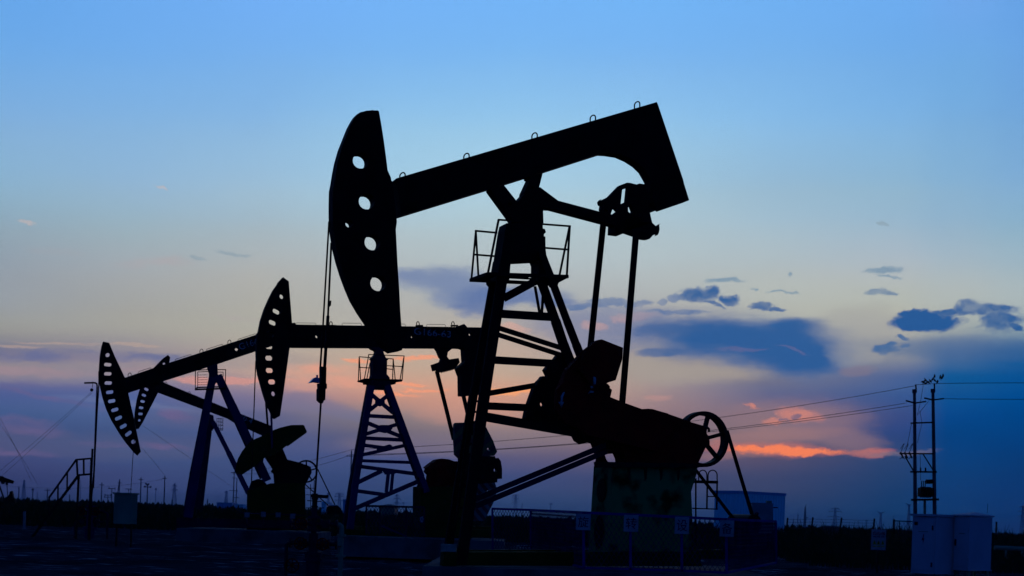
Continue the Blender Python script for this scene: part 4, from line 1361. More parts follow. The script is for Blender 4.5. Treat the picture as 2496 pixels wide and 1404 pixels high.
def fence_c():
    Y = 57.5
    R = thing('safety_fence', 'low dark fence with pale sign plates beside the slotted-head pumpjack', 'fence', P(660, 1285, Y))
    t = MB()
    t.bar(P(585, 1250, Y), P(745, 1256, Y), .05, .05)
    t.build('top_rail', 'navydark', R)
    MB().bar(P(585, 1280, Y), P(745, 1287, Y), .05, .05).build('bottom_rail', 'navydark', R)
    for x, y in ((602, 1255), (642, 1253.5), (678, 1255), (713, 1258)):
        MB().bar(P(x, y - 5, Y), P(x, y + 32, Y), .05, .05).build('post', 'navydark', R)
        a = P(x, y, Y - .06)
        MB().box(a, 12 * Y / F, .02, 12 * Y / F).build('sign_plate', 'dimwhite', R)


fence_c()


def wheel(mb, c, R, ax, r=.016):
    ax = Vector(ax).normalized()
    u = ax.cross(Vector((0, 0, 1)))
    if u.length < .1:
        u = Vector((1, 0, 0))
    u.normalize()
    v = ax.cross(u)
    pts = [c + u * (R * math.cos(2 * math.pi * i / 16)) + v * (R * math.sin(2 * math.pi * i / 16)) for i in range(17)]
    mb.tube(pts, r, 6)
    for k in range(4):
        a = math.pi * k / 4
        d = u * math.cos(a) + v * math.sin(a)
        mb.tube([c - d * R, c + d * R], r * .7, 5)
    mb.tube([c, c + ax * .14], r * 1.2, 6)


def wellhead_a():
    Y = 28.25
    top = P(768, 1205, Y)
    bx, by = top.x, Y
    R = thing('wellhead', 'dark wellhead with red hand wheels under the rod of the biggest pumpjack', 'wellhead', (bx, by, gz(Y)))
    def z(py):
        return P(768, py, Y).z
    q = MB()
    def cyl(y0, y1, r):
        q.tube([Vector((bx, by, z(y0))), Vector((bx, by, z(y1)))], r, 14)
    cyl(1203, 1214, .06); cyl(1214, 1218, .075); cyl(1218, 1233, .055); cyl(1233, 1236, .075)
    q.bar(Vector((bx - .08, by, z(1209))), Vector((bx + .27, by, z(1210))), .07, .07)
    q.bar(Vector((bx - .16, by, z(1221))), Vector((bx + .14, by, z(1222))), .02, .02)
    q.build('stuffing_box', 'steel', R)
    q = MB()
    cyl(1236, 1300, .06); cyl(1258, 1264, .13); cyl(1290, 1296, .14); cyl(1300, 1345, .10); cyl(1345, 1352, .2); cyl(1352, 1362, .17); cyl(1362, 1368, .2)
    q.tube([Vector((bx, by, z(1368))), Vector((bx, by, -.05))], .15, 16)
    q.build('casing', 'navydark', R, smooth=False)
    for yy, sx in ((1277, 1), (1277, -1), (1325, 1), (1325, -1)):
        q = MB()
        c = Vector((bx, by, z(yy)))
        q.tube([c, c + Vector((sx * .5, 0, 0))], .045, 10)
        for k in (.14, .3, .46):
            q.tube([c + Vector((sx * k, 0, 0)), c + Vector((sx * (k + .035), 0, 0))], .1, 12)
        q.box(c + Vector((sx * .23, 0, 0)), .13, .14, .16)
        q.build('valve', 'navydark', R)
    for yy, sx in ((1277, -1), (1325, -1), (1325, 1)):
        c = Vector((bx + sx * .23, by - .28, z(yy)))
        h = MB()
        wheel(h, c, .12, (0, 1, 0))
        h.build('hand_wheel', 'red', R)
    h = MB()
    wheel(h, Vector((bx - .42, by - .05, z(1380))), .14, (0, 1, 0))
    h.build('hand_wheel', 'red', R)
    q = MB()
    c = Vector((bx + .5, by, z(1277)))
    pts = [c] + [c + Vector((.08 * math.sin(a), 0, -.08 + .08 * math.cos(a))) for a in (.5, 1.0, 1.57)] + [Vector((c.x + .08, by, 0))]
    q.tube(pts, .055, 10)
    q.tube([Vector((c.x + .08, by, z(1300))), Vector((c.x + .08, by, z(1306)))], .1, 12)
    q.tube([Vector((c.x + .08, by, z(1350))), Vector((c.x + .08, by, z(1356)))], .1, 12)
    q.box(Vector((c.x + .07, by - .07, z(1318))), .11, .08, .17)
    q.build('flow_pipe', 'grey', R)
    q = MB()
    q.tube([Vector((bx - .5, by, z(1325))), Vector((bx - .56, by, z(1330))), Vector((bx - .56, by, -.05))], .04, 10)
    q.build('flow_pipe', 'navydark', R)


wellhead_a()


def wellhead_c():
    Y = 56.0
    c0 = P(221, 1225, Y)
    bx, by = c0.x, Y
    R = thing('wellhead', 'low dark wellhead below the slotted horsehead, beside the steel stair', 'wellhead', (bx, by, gz(Y)))
    z = lambda py: P(221, py, Y).z
    q = MB()
    for y0, y1, r in ((1215, 1232, .07), (1232, 1236, .2), (1236, 1256, .13), (1256, 1260, .26), (1260, 1284, .16), (1284, 1290, .28)):
        q.tube([Vector((bx, by, z(y0))), Vector((bx, by, z(y1)))], r, 12)
    q.tube([Vector((bx, by, z(1290))), Vector((bx, by, .2))], .2, 14)
    q.build('casing', 'navy', R)
    for yy, sx in ((1246, -1), (1246, 1), (1272, -1), (1272, 1)):
        q = MB()
        c = Vector((bx, by, z(yy)))
        q.tube([c, c + Vector((sx * .55, 0, 0))], .06, 8)
        q.box(c + Vector((sx * .3, 0, 0)), .18, .2, .24)
        q.build('valve', 'navydark', R)
    q = MB()
    q.tube([Vector((bx - .55, by, z(1272))), Vector((bx - .6, by, z(1276))), Vector((bx - .6, by, .2))], .06, 8)
    q.build('flow_pipe', 'navydark', R)
    q = MB()
    q.tube([Vector((bx + .55, by, z(1246))), Vector((bx + .7, by, z(1250))), Vector((bx + .75, by, .2))], .05, 8)
    q.build('flow_pipe', 'navydark', R)
    for sx in (-1, 1):
        h = MB()
        wheel(h, Vector((bx + sx * .3, by - .3, z(1246))), .17, (0, 1, 0), .02)
        h.build('hand_wheel', 'red', R)


wellhead_c()


def stair():
    Y = 55.0
    fr = Frame(180, Y, 0)
    R = thing('stair_platform', 'narrow steel stair and landing with handrails at far left', 'stair', P(130, 1315, Y))
    W = 0.75
    st = MB()
    for w in (-W / 2, W / 2):
        st.pb(fr, (191, 1159), (74, 1316), 6 if w < 0 else 5, w, w, .05)
    for k in range(12):
        t = (k + .5) / 12
        p = (191 + (74 - 191) * t, 1160 + (1316 - 1160) * t)
        st.bar(fr.at(p[0], p[1], -W / 2), fr.at(p[0], p[1], W / 2), .16, .03, Vector((0, 0, 1)))
    st.build('stair_flight', 'steel', R)
    st = MB()
    for w in (-W / 2, W / 2):
        st.pb(fr, (188, 1158.5), (222, 1155.5), 4.5, w, w, .06)
    for k in range(5):
        st.bar(fr.at(191 + k * 7, 1158 - k * .6, -W / 2), fr.at(191 + k * 7, 1158 - k * .6, W / 2), .05, .03, Vector((0, 0, 1)))
    st.build('landing', 'steel', R)
    for w in (-W / 2, W / 2):
        r = MB()
        r.pb(fr, (119, 1214), (186, 1120.5), 4, w).pb(fr, (185.5, 1120.5), (222, 1117.5), 4, w).pb(fr, (187, 1121), (189, 1158), 4, w).pb(fr, (204, 1119), (204.3, 1156), 3.6, w)
        r.pb(fr, (164, 1152), (163.5, 1192), 3.2, w).pb(fr, (141.5, 1184), (141, 1224), 3.2, w).pb(fr, (120, 1212), (119, 1256), 3.2, w)
        r.build('handrail', 'steel', R)
    for x in (190, 221):
        MB().pb(fr, (x + 2, 1118 if x > 200 else 1158), (x - 5, 1318), 4.5, 0, 0, .08).build('leg', 'steel', R)


stair()


def davit():
    Y = 54.0
    fr = Frame(230, Y, 0)
    R = thing('davit_post', 'tall thin post bent over at its top, beside the steel stair', 'post', P(222, 1320, Y))
    pts = [(205.6, 933.5), (228, 933), (233, 933.4), (236, 936), (236.8, 941), (233, 1040), (229, 1150), (222, 1225), (218, 1322)]
    MB().tube([fr.at(x, y) for x, y in pts], .034, 8).build('mast', 'steel', R)
    MB().tube([fr.at(225.5, 1094, .2), fr.at(219.5, 1218, .2), fr.at(215, 1320, .2)], .045, 8).build('stub_mast', 'steel', R)
    q = MB().ball(fr.at(223.6, 950.5), .068).tube([fr.at(226.3, 930), fr.at(225, 945)], .012, 5)
    q.top('pulley_block', 'steel', 'small round pulley block hanging from the bent post', 'pulley block')


davit()
MB().bar(P(60, 1246, 60), P(59, 1290, 60), .09, .09).top('marker_post', 'dimwhite', 'thin pale marker post in the grass left of the stair', 'marker post')


def cabinet_left():
    Y = 50.0
    R = thing('electric_cabinet', 'pale electric cabinet on thin legs between the stair and the slotted-head pumpjack', 'cabinet', P(305, 1325, Y))
    a, b = P(281, 1240, Y), P(331, 1240, Y)
    zt, zb = P(306, 1205, Y).z, P(306, 1277, Y).z
    c = Vector(((a.x + b.x) / 2, Y, (zt + zb) / 2))
    rz = math.radians(-14)
    MB().box(c, (b.x - a.x) * .93, .45, zt - zb, rz).build('body', 'grey', R)
    MB().box(c + Vector((0, 0, (zt - zb) / 2 + .03)), (b.x - a.x) * 1.02, .55, .055, rz).build('roof', 'grey', R)
    MB().box(c + Vector((.05, -.235, 0)), (b.x - a.x) * .7, .02, (zt - zb) * .88, rz).build('door', 'grey', R)
    for x in (-.28, .28):
        MB().bar(c + Vector((x, -.1 - x * .2, -(zt - zb) / 2)), Vector((c.x + x, Y - .1, gz(Y) - .05)), .06, .06).build('leg', 'steel', R)


cabinet_left()


# ================================================================== right side: cabinets, sign, shed, poles
def cabinets():
    Y = 47.0
    rz = math.radians(40)
    k = Y / F
    # big cabinet: near corner at px 2283, left face to 2224, right face to 2330
    def solid(name, cx, xl, xr, yt, yb, label, roof):
        c0 = P(cx, yt, Y)
        ct, cbm = P(cx, yt, Y).z, P(cx, yb, Y).z
        L_ = P(xl, yt, Y + (cx - xl) * k * .9)
        Rr = P(xr, yt, Y + (xr - cx) * k * .9)
        A, B, C = Vector((L_.x, L_.y, 0)), Vector((c0.x, c0.y, 0)), Vector((Rr.x, Rr.y, 0))
        D = A + C - B
        R = thing(name, label, 'cabinet', Vector((B.x, B.y, gz(Y))))
        poly = [Vector((p.x, p.y, cbm)) for p in (A, B, C, D)]
        MB().prism3(poly, Vector((0, 0, ct - cbm))).build('body', 'cab', R)
        ctr = (A + C) / 2
        g = [ctr + (p - ctr) * 1.13 for p in (A, B, C, D)]
        if roof:
            vs = [Vector((p.x, p.y, ct + .01)) for p in g] + [Vector((p.x, p.y, ct + .06)) for p in g] + [Vector((ctr.x, ctr.y, ct + .17))]
            MB().add(vs, [(3, 2, 1, 0), (0, 1, 5, 4), (1, 2, 6, 5), (2, 3, 7, 6), (3, 0, 4, 7), (4, 5, 8), (5, 6, 8), (6, 7, 8), (7, 4, 8)]).build('roof', 'cab', R)
        else:
            MB().prism3([Vector((p.x, p.y, ct + .005)) for p in g], Vector((0, 0, .075))).build('roof', 'cab', R)
        return R, A, B, C, ct, cbm
    R, A, B, C, zt, zb = solid('electric_cabinet', 2283, 2225, 2331, 1259, 1400, 'larger pale electric cabinet with a lightning mark on its door, below the twin poles', False)
    u = (B - A).normalized()
    n = Vector((u.y, -u.x, 0))
    if n.y > 0:
        n = -n
    W = (B - A).length
    H = zt - zb
    def face(s, t, off=.0):
        return Vector((A.x, A.y, zb)) + u * (W * s) + Vector((0, 0, H * t)) + n * off
    d = MB().prism3([face(.08, .06), face(.93, .06), face(.93, .93), face(.08, .93)], n * .02).build('door', 'cab', R)
    q = MB().prism3([face(.44, .60, .021), face(.50, .69, .021), face(.53, .69, .021), face(.49, .62, .021), (face(.54, .62, .021)), face(.47, .50, .021), face(.48, .58, .021), face(.42, .58, .021)], n * .004)
    q.build('lightning_mark', 'signred', d)
    MB().prism3([face(.10, .84, .021), face(.24, .84, .021), face(.24, .90, .021), face(.10, .90, .021)], n * .006).build('vent', 'hole', d)
    MB().prism3([face(.84, .76, .021), face(.9, .76, .021), face(.9, .84, .021), face(.84, .84, .021)], n * .012).build('hinge', 'steel', d)
    MB().prism3([face(.84, .12, .021), face(.9, .12, .021), face(.9, .20, .021), face(.84, .20, .021)], n * .012).build('hinge', 'steel', d)
    MB().prism3([face(.28, .725, .021), face(.68, .725, .021), face(.68, .738, .021), face(.28, .738, .021)], n * .004).build('louver', 'grey', d)
    v = (C - B).normalized()
    nb = Vector((v.y, -v.x, 0))
    if nb.y > 0:
        nb = -nb
    # the smaller cabinet stands on legs
    R, A, B, C, zt, zb = solid('electric_cabinet', 2364, 2327, 2419, 1259, 1388, 'smaller pale electric cabinet on legs with a peaked roof', True)
    u = (B - A).normalized(); n = Vector((u.y, -u.x, 0))
    if n.y > 0:
        n = -n
    W, H = (B - A).length, zt - zb
    d = MB().prism3([face(.08, .05), face(.94, .05), face(.94, .95), face(.08, .95)], n * .02).build('door', 'cab', R)
    MB().prism3([face(.10, .44, .021), face(.20, .44, .021), face(.20, .56, .021), face(.10, .56, .021)], n * .035).build('handle', 'steel', d)
    MB().prism3([face(.35, .665, .021), face(.75, .665, .021), face(.75, .68, .021), face(.35, .68, .021)], n * .004).build('louver', 'grey', d)
    ctr = (A + C) / 2
    g = [ctr + (p - ctr) * 1.07 for p in (A, B, C, A + C - B)]
    MB().prism3([Vector((p.x, p.y, zb - .05)) for p in g], Vector((0, 0, .047))).build('base_plate', 'cab', R)
    for p in (A, B, C, A + C - B):
        p2 = ctr + (p - ctr) * .82
        MB().bar(Vector((p2.x, p2.y, zb - .05)), Vector((p2.x, p2.y, gz(Y) - .2)), .09, .09).build('leg', 'grey', R)
    MB().tube([P(2406, 1251, 48), P(2408, 1228, 48)], .008, 5).build('antenna', 'steel', R)


cabinets()


def hazard_sign():
    Y = 50.0
    R = thing('hazard_sign', 'white board of red circles over yellow triangles beside the cabinets', 'sign', P(2140, 1400, Y))
    a, b = P(2124, 1315, Y), P(2159, 1316, Y)
    c = (a + b) / 2
    h = 50 * Y / F
    w = b.x - a.x
    bd = MB().box(c, w, .03, h).build('board', 'sign', R)
    x, z = Vector((1, 0, 0)), Vector((0, 0, 1))
    fr = Frame(2141, Y, 0)
    for i in (-1, 0, 1):
        q, ql, qt, qy = MB(), MB(), MB(), MB()
        o = c + x * (w * .29 * i) + z * (h * .30) + Vector((0, -.019, 0))
        q.ring(fr, o, w * .125, w * .092, .004, 20)
        q.bar(o + x * (-.07 * w) + z * (.07 * w) , o + x * (.07 * w) - z * (.07 * w), w * .03, .004)
        if i == 1:
            q.disc(fr, o - Vector((0, .003, 0)), w * .05, .004, 12)
        ql.bar(o - x * (w * .11) - z * (h * .16), o + x * (w * .11) - z * (h * .16), h * .035, .004)
        t = c + x * (w * .29 * i) - z * (h * .14) + Vector((0, -.017, 0))
        qy.prism3([t - x * (w * .13) - z * (h * .10), t + x * (w * .13) - z * (h * .10), t + z * (h * .13)], Vector((0, -.004, 0)))
        qy.bar(t - x * (w * .12) - z * (h * .19), t + x * (w * .12) - z * (h * .19), h * .05, .004)
        qt.bar(t - z * (h * .06) + Vector((0, -.006, 0)), t + z * (h * .05) + Vector((0, -.006, 0)), w * .03, .003)
        q.build('prohibition_symbol', 'signred', bd)
        ql.build('caption_bar', 'signtext', bd)
        qy.build('warning_triangle', 'yellow', bd)
        qt.build('triangle_mark', 'signtext', bd)
    MB().bar(c + Vector((0, .05, h * .4)), Vector((c.x, c.y + .05, gz(Y) - .1)), .06, .06).build('post', 'steel', R)


hazard_sign()


def shed():
    Y = 108.0
    k = Y / F
    B = P(1798.5, 1328, Y)
    A = P(1738, 1330, Y + 2.2)
    C = P(1910, 1327, Y + 3.2)
    zb = gz(Y)
    zt = P(1798.5, 1199, Y).z
    R = thing('shed', 'pale blue corrugated shed standing behind the biggest pumpjack motor', 'shed', Vector((B.x, B.y, zb)))
    A, B, C = (Vector((p.x, p.y, zb)) for p in (A, B, C))
    D = A + C - B
    H = Vector((0, 0, zt - zb))

    def corr(p, q, nrm, rib=.3):
        m = MB()
        n = int((q - p).length / rib)
        pts = []
        for i in range(n):
            for s_, o in ((0, 0), (.5, 0), (.6, .04), (.9, .04)):
                pts.append(p + (q - p) * ((i + s_) / n) + nrm * o)
        pts.append(q)
        vs = pts + [v + H for v in pts]
        nn = len(pts)
        m.add(vs, [(i, i + 1, nn + i + 1, nn + i) for i in range(nn - 1)])
        return m
    def nrm(p, q):
        d = (q - p).normalized()
        n = Vector((d.y, -d.x, 0))
        return n if n.dot((p + q) / 2 - (A + C) / 2) > 0 else -n
    for p, q in ((A, B), (B, C), (C, D), (D, A)):
        corr(p, q, nrm(p, q)).build('wall', 'bluewall', R)
    ctr = (A + C) / 2
    g = [ctr + (p - ctr) * 1.03 for p in (A, B, C, D)]
    zr = Vector((0, 0, zt - zb - .12))
    MB().prism3([p + zr for p in g], Vector((0, 0, .22))).build('roof', 'bluetrim', R)


shed()


def control_box():
    Y = 62.0
    R = thing('control_box', 'grey control box on a stand in front of the blue shed', 'cabinet', P(1855, 1330, Y))
    a, b = P(1830, 1260, Y), P(1881, 1260, Y)
    zt, zb = P(1855, 1226, Y).z, P(1855, 1300, Y).z
    c = Vector(((a.x + b.x) / 2, Y, (zt + zb) / 2))
    MB().box(c, b.x - a.x, .5, zt - zb).build('body', 'dimwhite', R)
    MB().box(P(1874, 1224, Y), .22, .3, .12).build('cap', 'grey', R)
    MB().bar(P(1883, 1237, Y - .1), P(1896, 1237.5, Y - .1), .05, .05).bar(P(1883, 1227, Y - .1), P(1883, 1300, Y - .1), .04, .04).build('bracket', 'steel', R)
    for x in (-.3, .3):
        MB().bar(c + Vector((x, 0, -(zt - zb) / 2)), Vector((c.x + x, Y, gz(Y) - .1)), .06, .06).build('leg', 'steel', R)


control_box()


def twin_poles():
    Y = 92.0
    fr = Frame(2250, Y, 0)
    R = thing('twin_utility_pole', 'tall H-frame of two concrete poles with crossarms rising behind the cabinets', 'utility pole', P(2253, 1370, Y))
    for x0, y0, x1, y1 in ((2229, 953, 2231.5, 1372), (2274, 952, 2280, 1372)):
        q = MB().tube([fr.at(x0, y0), fr.at(x1, y1)], .105, 12, .145)
        q.tube([fr.at(x0, y0 - 4), fr.at(x0, y0 + 5)], .15, 10)
        q.build('pole', 'pole', R, smooth=False)
    for p in (((2232, 937), (2233.5, 956)), ((2277.4, 934.6), (2278, 956))):
        MB().pb(fr, p[0], p[1], 3, 0).build('insulator', 'steel', R)
    for p, q, w in (((2208, 976.5), (2230, 982.5), 3.4), ((2230, 982.5), (2257, 978.6), 3.4), ((2253, 970), (2274, 975), 3.4), ((2274, 975), (2300.5, 971.5), 3.4)):
        MB().pb(fr, p, q, w, -.12).build('crossarm', 'steel', R)
    for p, q, w in (((2220, 1031.5), (2275, 1029.5), 3.4), ((2193, 1105.5), (2275, 1106), 3.2), ((2219, 1150), (2283, 1150.5), 4), ((2221, 1218.5), (2288, 1217.5), 5)):
        MB().pb(fr, p, q, w, -.14, -.14, .16).build('crossarm', 'steel', R)
    MB().pb(fr, (2206, 1112), (2226, 1147), 2.6, -.14).build('brace', 'steel', R)
    MB().pb(fr, (2250, 1107), (2274, 1145), 2.4, -.14).build('brace', 'steel', R)
    for x in (2198, 2208, 2219):
        q = MB().pb(fr, (x - 3, 1102), (x + 4, 1117), 3.2, -.2)
        q.tube([fr.at(x - 3 + 9 * math.sin(math.pi * i / 8), 1104 - 18 * math.sin(math.pi * i / 8) * (1 if i < 8 else 0) - i * 1.2, -.2) for i in range(9)], .02, 5)
        q.tube([fr.at(x - 2 + 6 * math.sin(math.pi * i / 6) - 3, 1106 + i * 2.2, -.2) for i in range(7)], .02, 5)
        q.build('fuse_cutout', 'steel', R)
    for x in (2244, 2256):
        MB().pb(fr, (x, 1140), (x, 1150), 3, -.14).build('insulator', 'steel', R)
    for p, q in (((2251, 936), (2244, 978)), ((2244, 978), (2236, 1012)), ((2242, 1000), (2247, 1030)), ((2265, 976), (2236, 1012)), ((2247, 1032), (2236, 1080)), ((2222, 1032), (2211, 1088)), ((2243, 1108), (2244, 1170))):
        MB().tube([fr.at(*p, -.1), fr.at(*q, -.1)], .016, 5).build('jumper_cable', 'wire', R)
    MB().tube([fr.at(2254, 1220, .1), fr.at(2255, 1372, .1)], .09, 10).build('cable_duct', 'grey', R)
    # transformer
    T = thing('transformer', 'dark transformer resting on the lowest beam between the twin poles', 'transformer', fr.at(2256, 1215, -.14))
    q = MB()
    c = fr.at(2256, 1200, -.14)
    q.box(c, .62, .5, 26 * Y / F)
    for k in range(7):
        MB().box(c + Vector((-.42 + .14 * k, -.05, 0)), .05, .78, 22 * Y / F).build('cooling_fin', 'steel', T)
    q.build('tank', 'steel', T)
    for x in (2246, 2250.5, 2255):
        MB().tube([fr.at(x, 1187, -.14), fr.at(x, 1172, -.14)], .035, 8).build('bushing', 'steel', T)
    MB().tube([fr.at(2257, 1174, -.14), fr.at(2273, 1174, -.14)], .15, 12).build('oil_conservator', 'steel', T)


twin_poles()

# birds round the pole tops
for i, (x, y, rot) in enumerate(((2249, 930.5, 10), (2252, 931.5, 60), (2256, 926.5, -60), (2256.8, 934, 20), (2263, 931.5, -50), (2267.6, 928.6, -55), (2273, 924.5, 55), (2278, 917.5, 80), (2278.5, 927, -50), (2285, 931, 65), (2292, 919, 78), (2296, 921, 60), (2298.6, 916, 80))):
    fr = Frame(2270, 91.0, 0)
    c = fr.at(x, y)
    Rm = Matrix.Rotation(math.radians(-rot), 3, 'Y')
    q = MB().ball(c, .085, (1.25, .75, .75), Rm, 8, 6)
    q.ball(c + Rm @ Vector((.105, 0, .025)), .042, (1, 1, 1), Rm, 7, 5)
    q.add([c + Rm @ Vector(v) for v in ((-.07, -.03, .01), (-.07, .03, .01), (-.2, .03, -.02), (-.2, -.03, -.02))], [(0, 1, 2, 3)])
    q.add([c + Rm @ Vector(v) for v in ((.14, -.012, .02), (.14, .012, .02), (.18, 0, .015))], [(0, 1, 2)])
    for s_ in (-1, 1):
        q.add([c + Rm @ Vector(v) for v in ((.05, s_ * .055, .03), (-.02, s_ * .07, .045), (-.14, s_ * .05, .0), (-.02, s_ * .06, -.03))], [(0, 1, 2, 3)])
    lab = ('small dark bird perched on the wire near the pole tops' if y > 929 else 'small dark bird fluttering just above the wire at the pole tops')
    q.top('bird', 'bird', lab, 'bird', 'small dark birds flocking round the twin pole tops')


# ================================================================== far poles, pylons, wires
def hor(px):
    return YH + ROLL * (px - CX)


def depth(px, ytop, H):
    return (H - (EYE - 0.4) + 0.4 - 0.4) * F / max(4.0, hor(px) - ytop)


def pole(px, ytop, H, label, arms=(), wpx=2.4, pins=0, m='farpole', cat='utility pole', lean=0.0, extra=None, ball=0.0, name='utility_pole'):
    Y = depth(px, ytop, H)
    k = Y / F
    t = P(px, ytop, Y)
    b = Vector((t.x + lean * k, Y, 0.35))
    R = thing(name, label, cat, b, 'far poles standing along the horizon')
    MB().tube([b, t], wpx * k * .62, 8, wpx * k * .42).build('shaft', m, R)
    for dy, hw in arms:
        c = t - Vector((0, 0, dy * k))
        MB().bar(c - Vector((hw * k, .1, 0)), c + Vector((hw * k, -.1, 0)), 1.5 * k, 1.2 * k).build('crossarm', m, R)
        if pins:
            q = MB()
            for s_ in (-1, 1):
                q.bar(c + Vector((s_ * hw * k * .9, 0, -1.5 * k)), c + Vector((s_ * hw * k * .9, 0, 2.5 * k)), 2.2 * k, 1.5 * k)
            q.build('insulator', m, R)
    if ball:
        MB().ball(t, ball * k).build('lamp_head', m, R)
    if extra:
        extra(R, t, b, k)
    return R


def aframe(R, t, b, k):
    MB().bar(t, Vector((t.x - 8 * k, t.y, .35)), 2.2 * k, 2 * k).build('strut', 'farpole', R)


def drum(R, t, b, k):
    q = MB()
    for dx, dz in ((-4, 2), (-1, -1), (2, 1), (-6, -5), (7, -6)):
        q.ball(t + Vector((dx * k, 0, dz * k)), 2.4 * k, seg=7, rings=5)
    q.build('insulator', 'farpole', R)


pole(46.5, 1187, 9, 'dark far pole left of the steel stair, bare without crossarm', (), 2.6)
pole(80, 1193, 9, 'far pole with a round lamp head left of the stair', ((6, 2.5),), 2, ball=3)
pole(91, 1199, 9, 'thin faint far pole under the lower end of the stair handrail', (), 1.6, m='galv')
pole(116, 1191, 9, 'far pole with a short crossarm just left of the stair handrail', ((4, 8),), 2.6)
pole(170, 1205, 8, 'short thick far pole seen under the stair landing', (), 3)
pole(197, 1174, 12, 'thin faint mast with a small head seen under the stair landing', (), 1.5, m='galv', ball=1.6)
pole(248.5, 1176, 10, 'far pole with crossarm left of the pale electric cabinet', ((6, 6),), 2.6)
pole(263, 1207, 8, 'short far T-pole with wide insulators left of the pale electric cabinet', ((0, 8), (5, 9)), 2.2, 1)
pole(273, 1190, 9, 'far T-pole whose crossarm carries two insulators, left of the pale electric cabinet', ((1, 8),), 2.4, 1)
pole(292, 1168, 11, 'far A-frame pole with two legs behind the pale electric cabinet', ((9, 5),), 2.2, extra=aframe)
pole(314, 1191, 9, 'far T-pole with long crossarm right behind the pale electric cabinet', ((1, 8),), 2.2)
pole(344, 1163, 11, 'tall far pole with crossarm just right of the pale electric cabinet', ((6, 6),), 2.8)
pole(360, 1181, 9, 'far pole topped by a bulky cluster of insulators right of the pale cabinet', ((6, 9),), 3, 1, extra=drum)
pole(380, 1192, 10, 'thin faint far lamp post with a ball head right of the insulator cluster', (), 1.4, m='galv', ball=2.4)
pole(402, 1160, 11, 'tallest far pole with crossarm left of the blue tower legs', ((6, 6),), 2.8)
pole(420, 1217, 5, 'short dark stake at the foot of the lattice pylon left of the tower legs', (), 3.4, cat='stake')
pole(506, 1217, 5, 'short dark stake just right of the left blue tower legs', (), 3, cat='stake')
pole(571, 1150, 11, 'left pole of the far pair seen between the blue tower legs', ((2, 7), (15, 4), (46, 10)), 2.6)
pole(577.5, 1165, 10.5, 'right pole of the far pair seen between the blue tower legs', ((48, 8),), 2.4)
pole(857, 1098, 12, 'tall concrete pole with crossarm left of the blue lattice tower', ((14, 11),), 3.4, 1)
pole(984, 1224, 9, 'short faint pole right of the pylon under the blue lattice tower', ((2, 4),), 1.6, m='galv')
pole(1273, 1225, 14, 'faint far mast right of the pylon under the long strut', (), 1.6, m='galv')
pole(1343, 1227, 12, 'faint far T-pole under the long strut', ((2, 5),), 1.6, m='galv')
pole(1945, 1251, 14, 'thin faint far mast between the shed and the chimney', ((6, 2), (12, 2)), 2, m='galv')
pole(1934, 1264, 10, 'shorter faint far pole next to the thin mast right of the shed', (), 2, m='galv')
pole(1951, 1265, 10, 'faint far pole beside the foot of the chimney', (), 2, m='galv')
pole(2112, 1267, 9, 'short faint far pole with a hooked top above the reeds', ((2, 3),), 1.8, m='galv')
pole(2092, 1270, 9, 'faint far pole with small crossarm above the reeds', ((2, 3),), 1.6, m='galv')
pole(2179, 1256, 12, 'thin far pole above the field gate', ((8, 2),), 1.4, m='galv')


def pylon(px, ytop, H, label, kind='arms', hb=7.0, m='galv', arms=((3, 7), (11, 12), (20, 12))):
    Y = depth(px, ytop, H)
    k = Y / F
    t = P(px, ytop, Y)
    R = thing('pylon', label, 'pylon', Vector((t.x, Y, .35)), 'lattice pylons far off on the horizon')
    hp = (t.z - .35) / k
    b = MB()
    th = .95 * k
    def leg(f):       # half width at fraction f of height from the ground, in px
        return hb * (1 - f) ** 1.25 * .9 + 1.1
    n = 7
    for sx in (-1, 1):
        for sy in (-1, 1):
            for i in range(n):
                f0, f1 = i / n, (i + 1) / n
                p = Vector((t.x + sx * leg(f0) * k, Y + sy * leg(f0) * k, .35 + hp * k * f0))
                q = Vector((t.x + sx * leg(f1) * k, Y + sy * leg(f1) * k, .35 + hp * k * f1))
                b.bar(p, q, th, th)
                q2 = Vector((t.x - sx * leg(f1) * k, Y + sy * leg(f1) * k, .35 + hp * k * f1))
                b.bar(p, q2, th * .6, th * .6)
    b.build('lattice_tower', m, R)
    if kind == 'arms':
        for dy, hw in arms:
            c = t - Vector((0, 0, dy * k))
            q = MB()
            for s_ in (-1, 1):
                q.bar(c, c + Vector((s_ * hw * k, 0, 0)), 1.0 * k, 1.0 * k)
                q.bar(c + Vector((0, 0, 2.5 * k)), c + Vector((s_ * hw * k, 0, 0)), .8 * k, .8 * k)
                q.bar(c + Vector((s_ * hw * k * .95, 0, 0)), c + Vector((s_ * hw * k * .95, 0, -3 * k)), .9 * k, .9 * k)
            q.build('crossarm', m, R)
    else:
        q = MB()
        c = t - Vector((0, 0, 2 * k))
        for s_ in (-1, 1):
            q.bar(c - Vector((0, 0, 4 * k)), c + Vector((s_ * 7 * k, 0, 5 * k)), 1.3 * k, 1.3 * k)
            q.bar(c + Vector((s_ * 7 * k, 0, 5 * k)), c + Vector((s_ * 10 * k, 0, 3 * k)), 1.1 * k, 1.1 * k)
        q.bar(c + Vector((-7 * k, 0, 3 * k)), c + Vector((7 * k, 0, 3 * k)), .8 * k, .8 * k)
        q.build('crossarm', m, R)


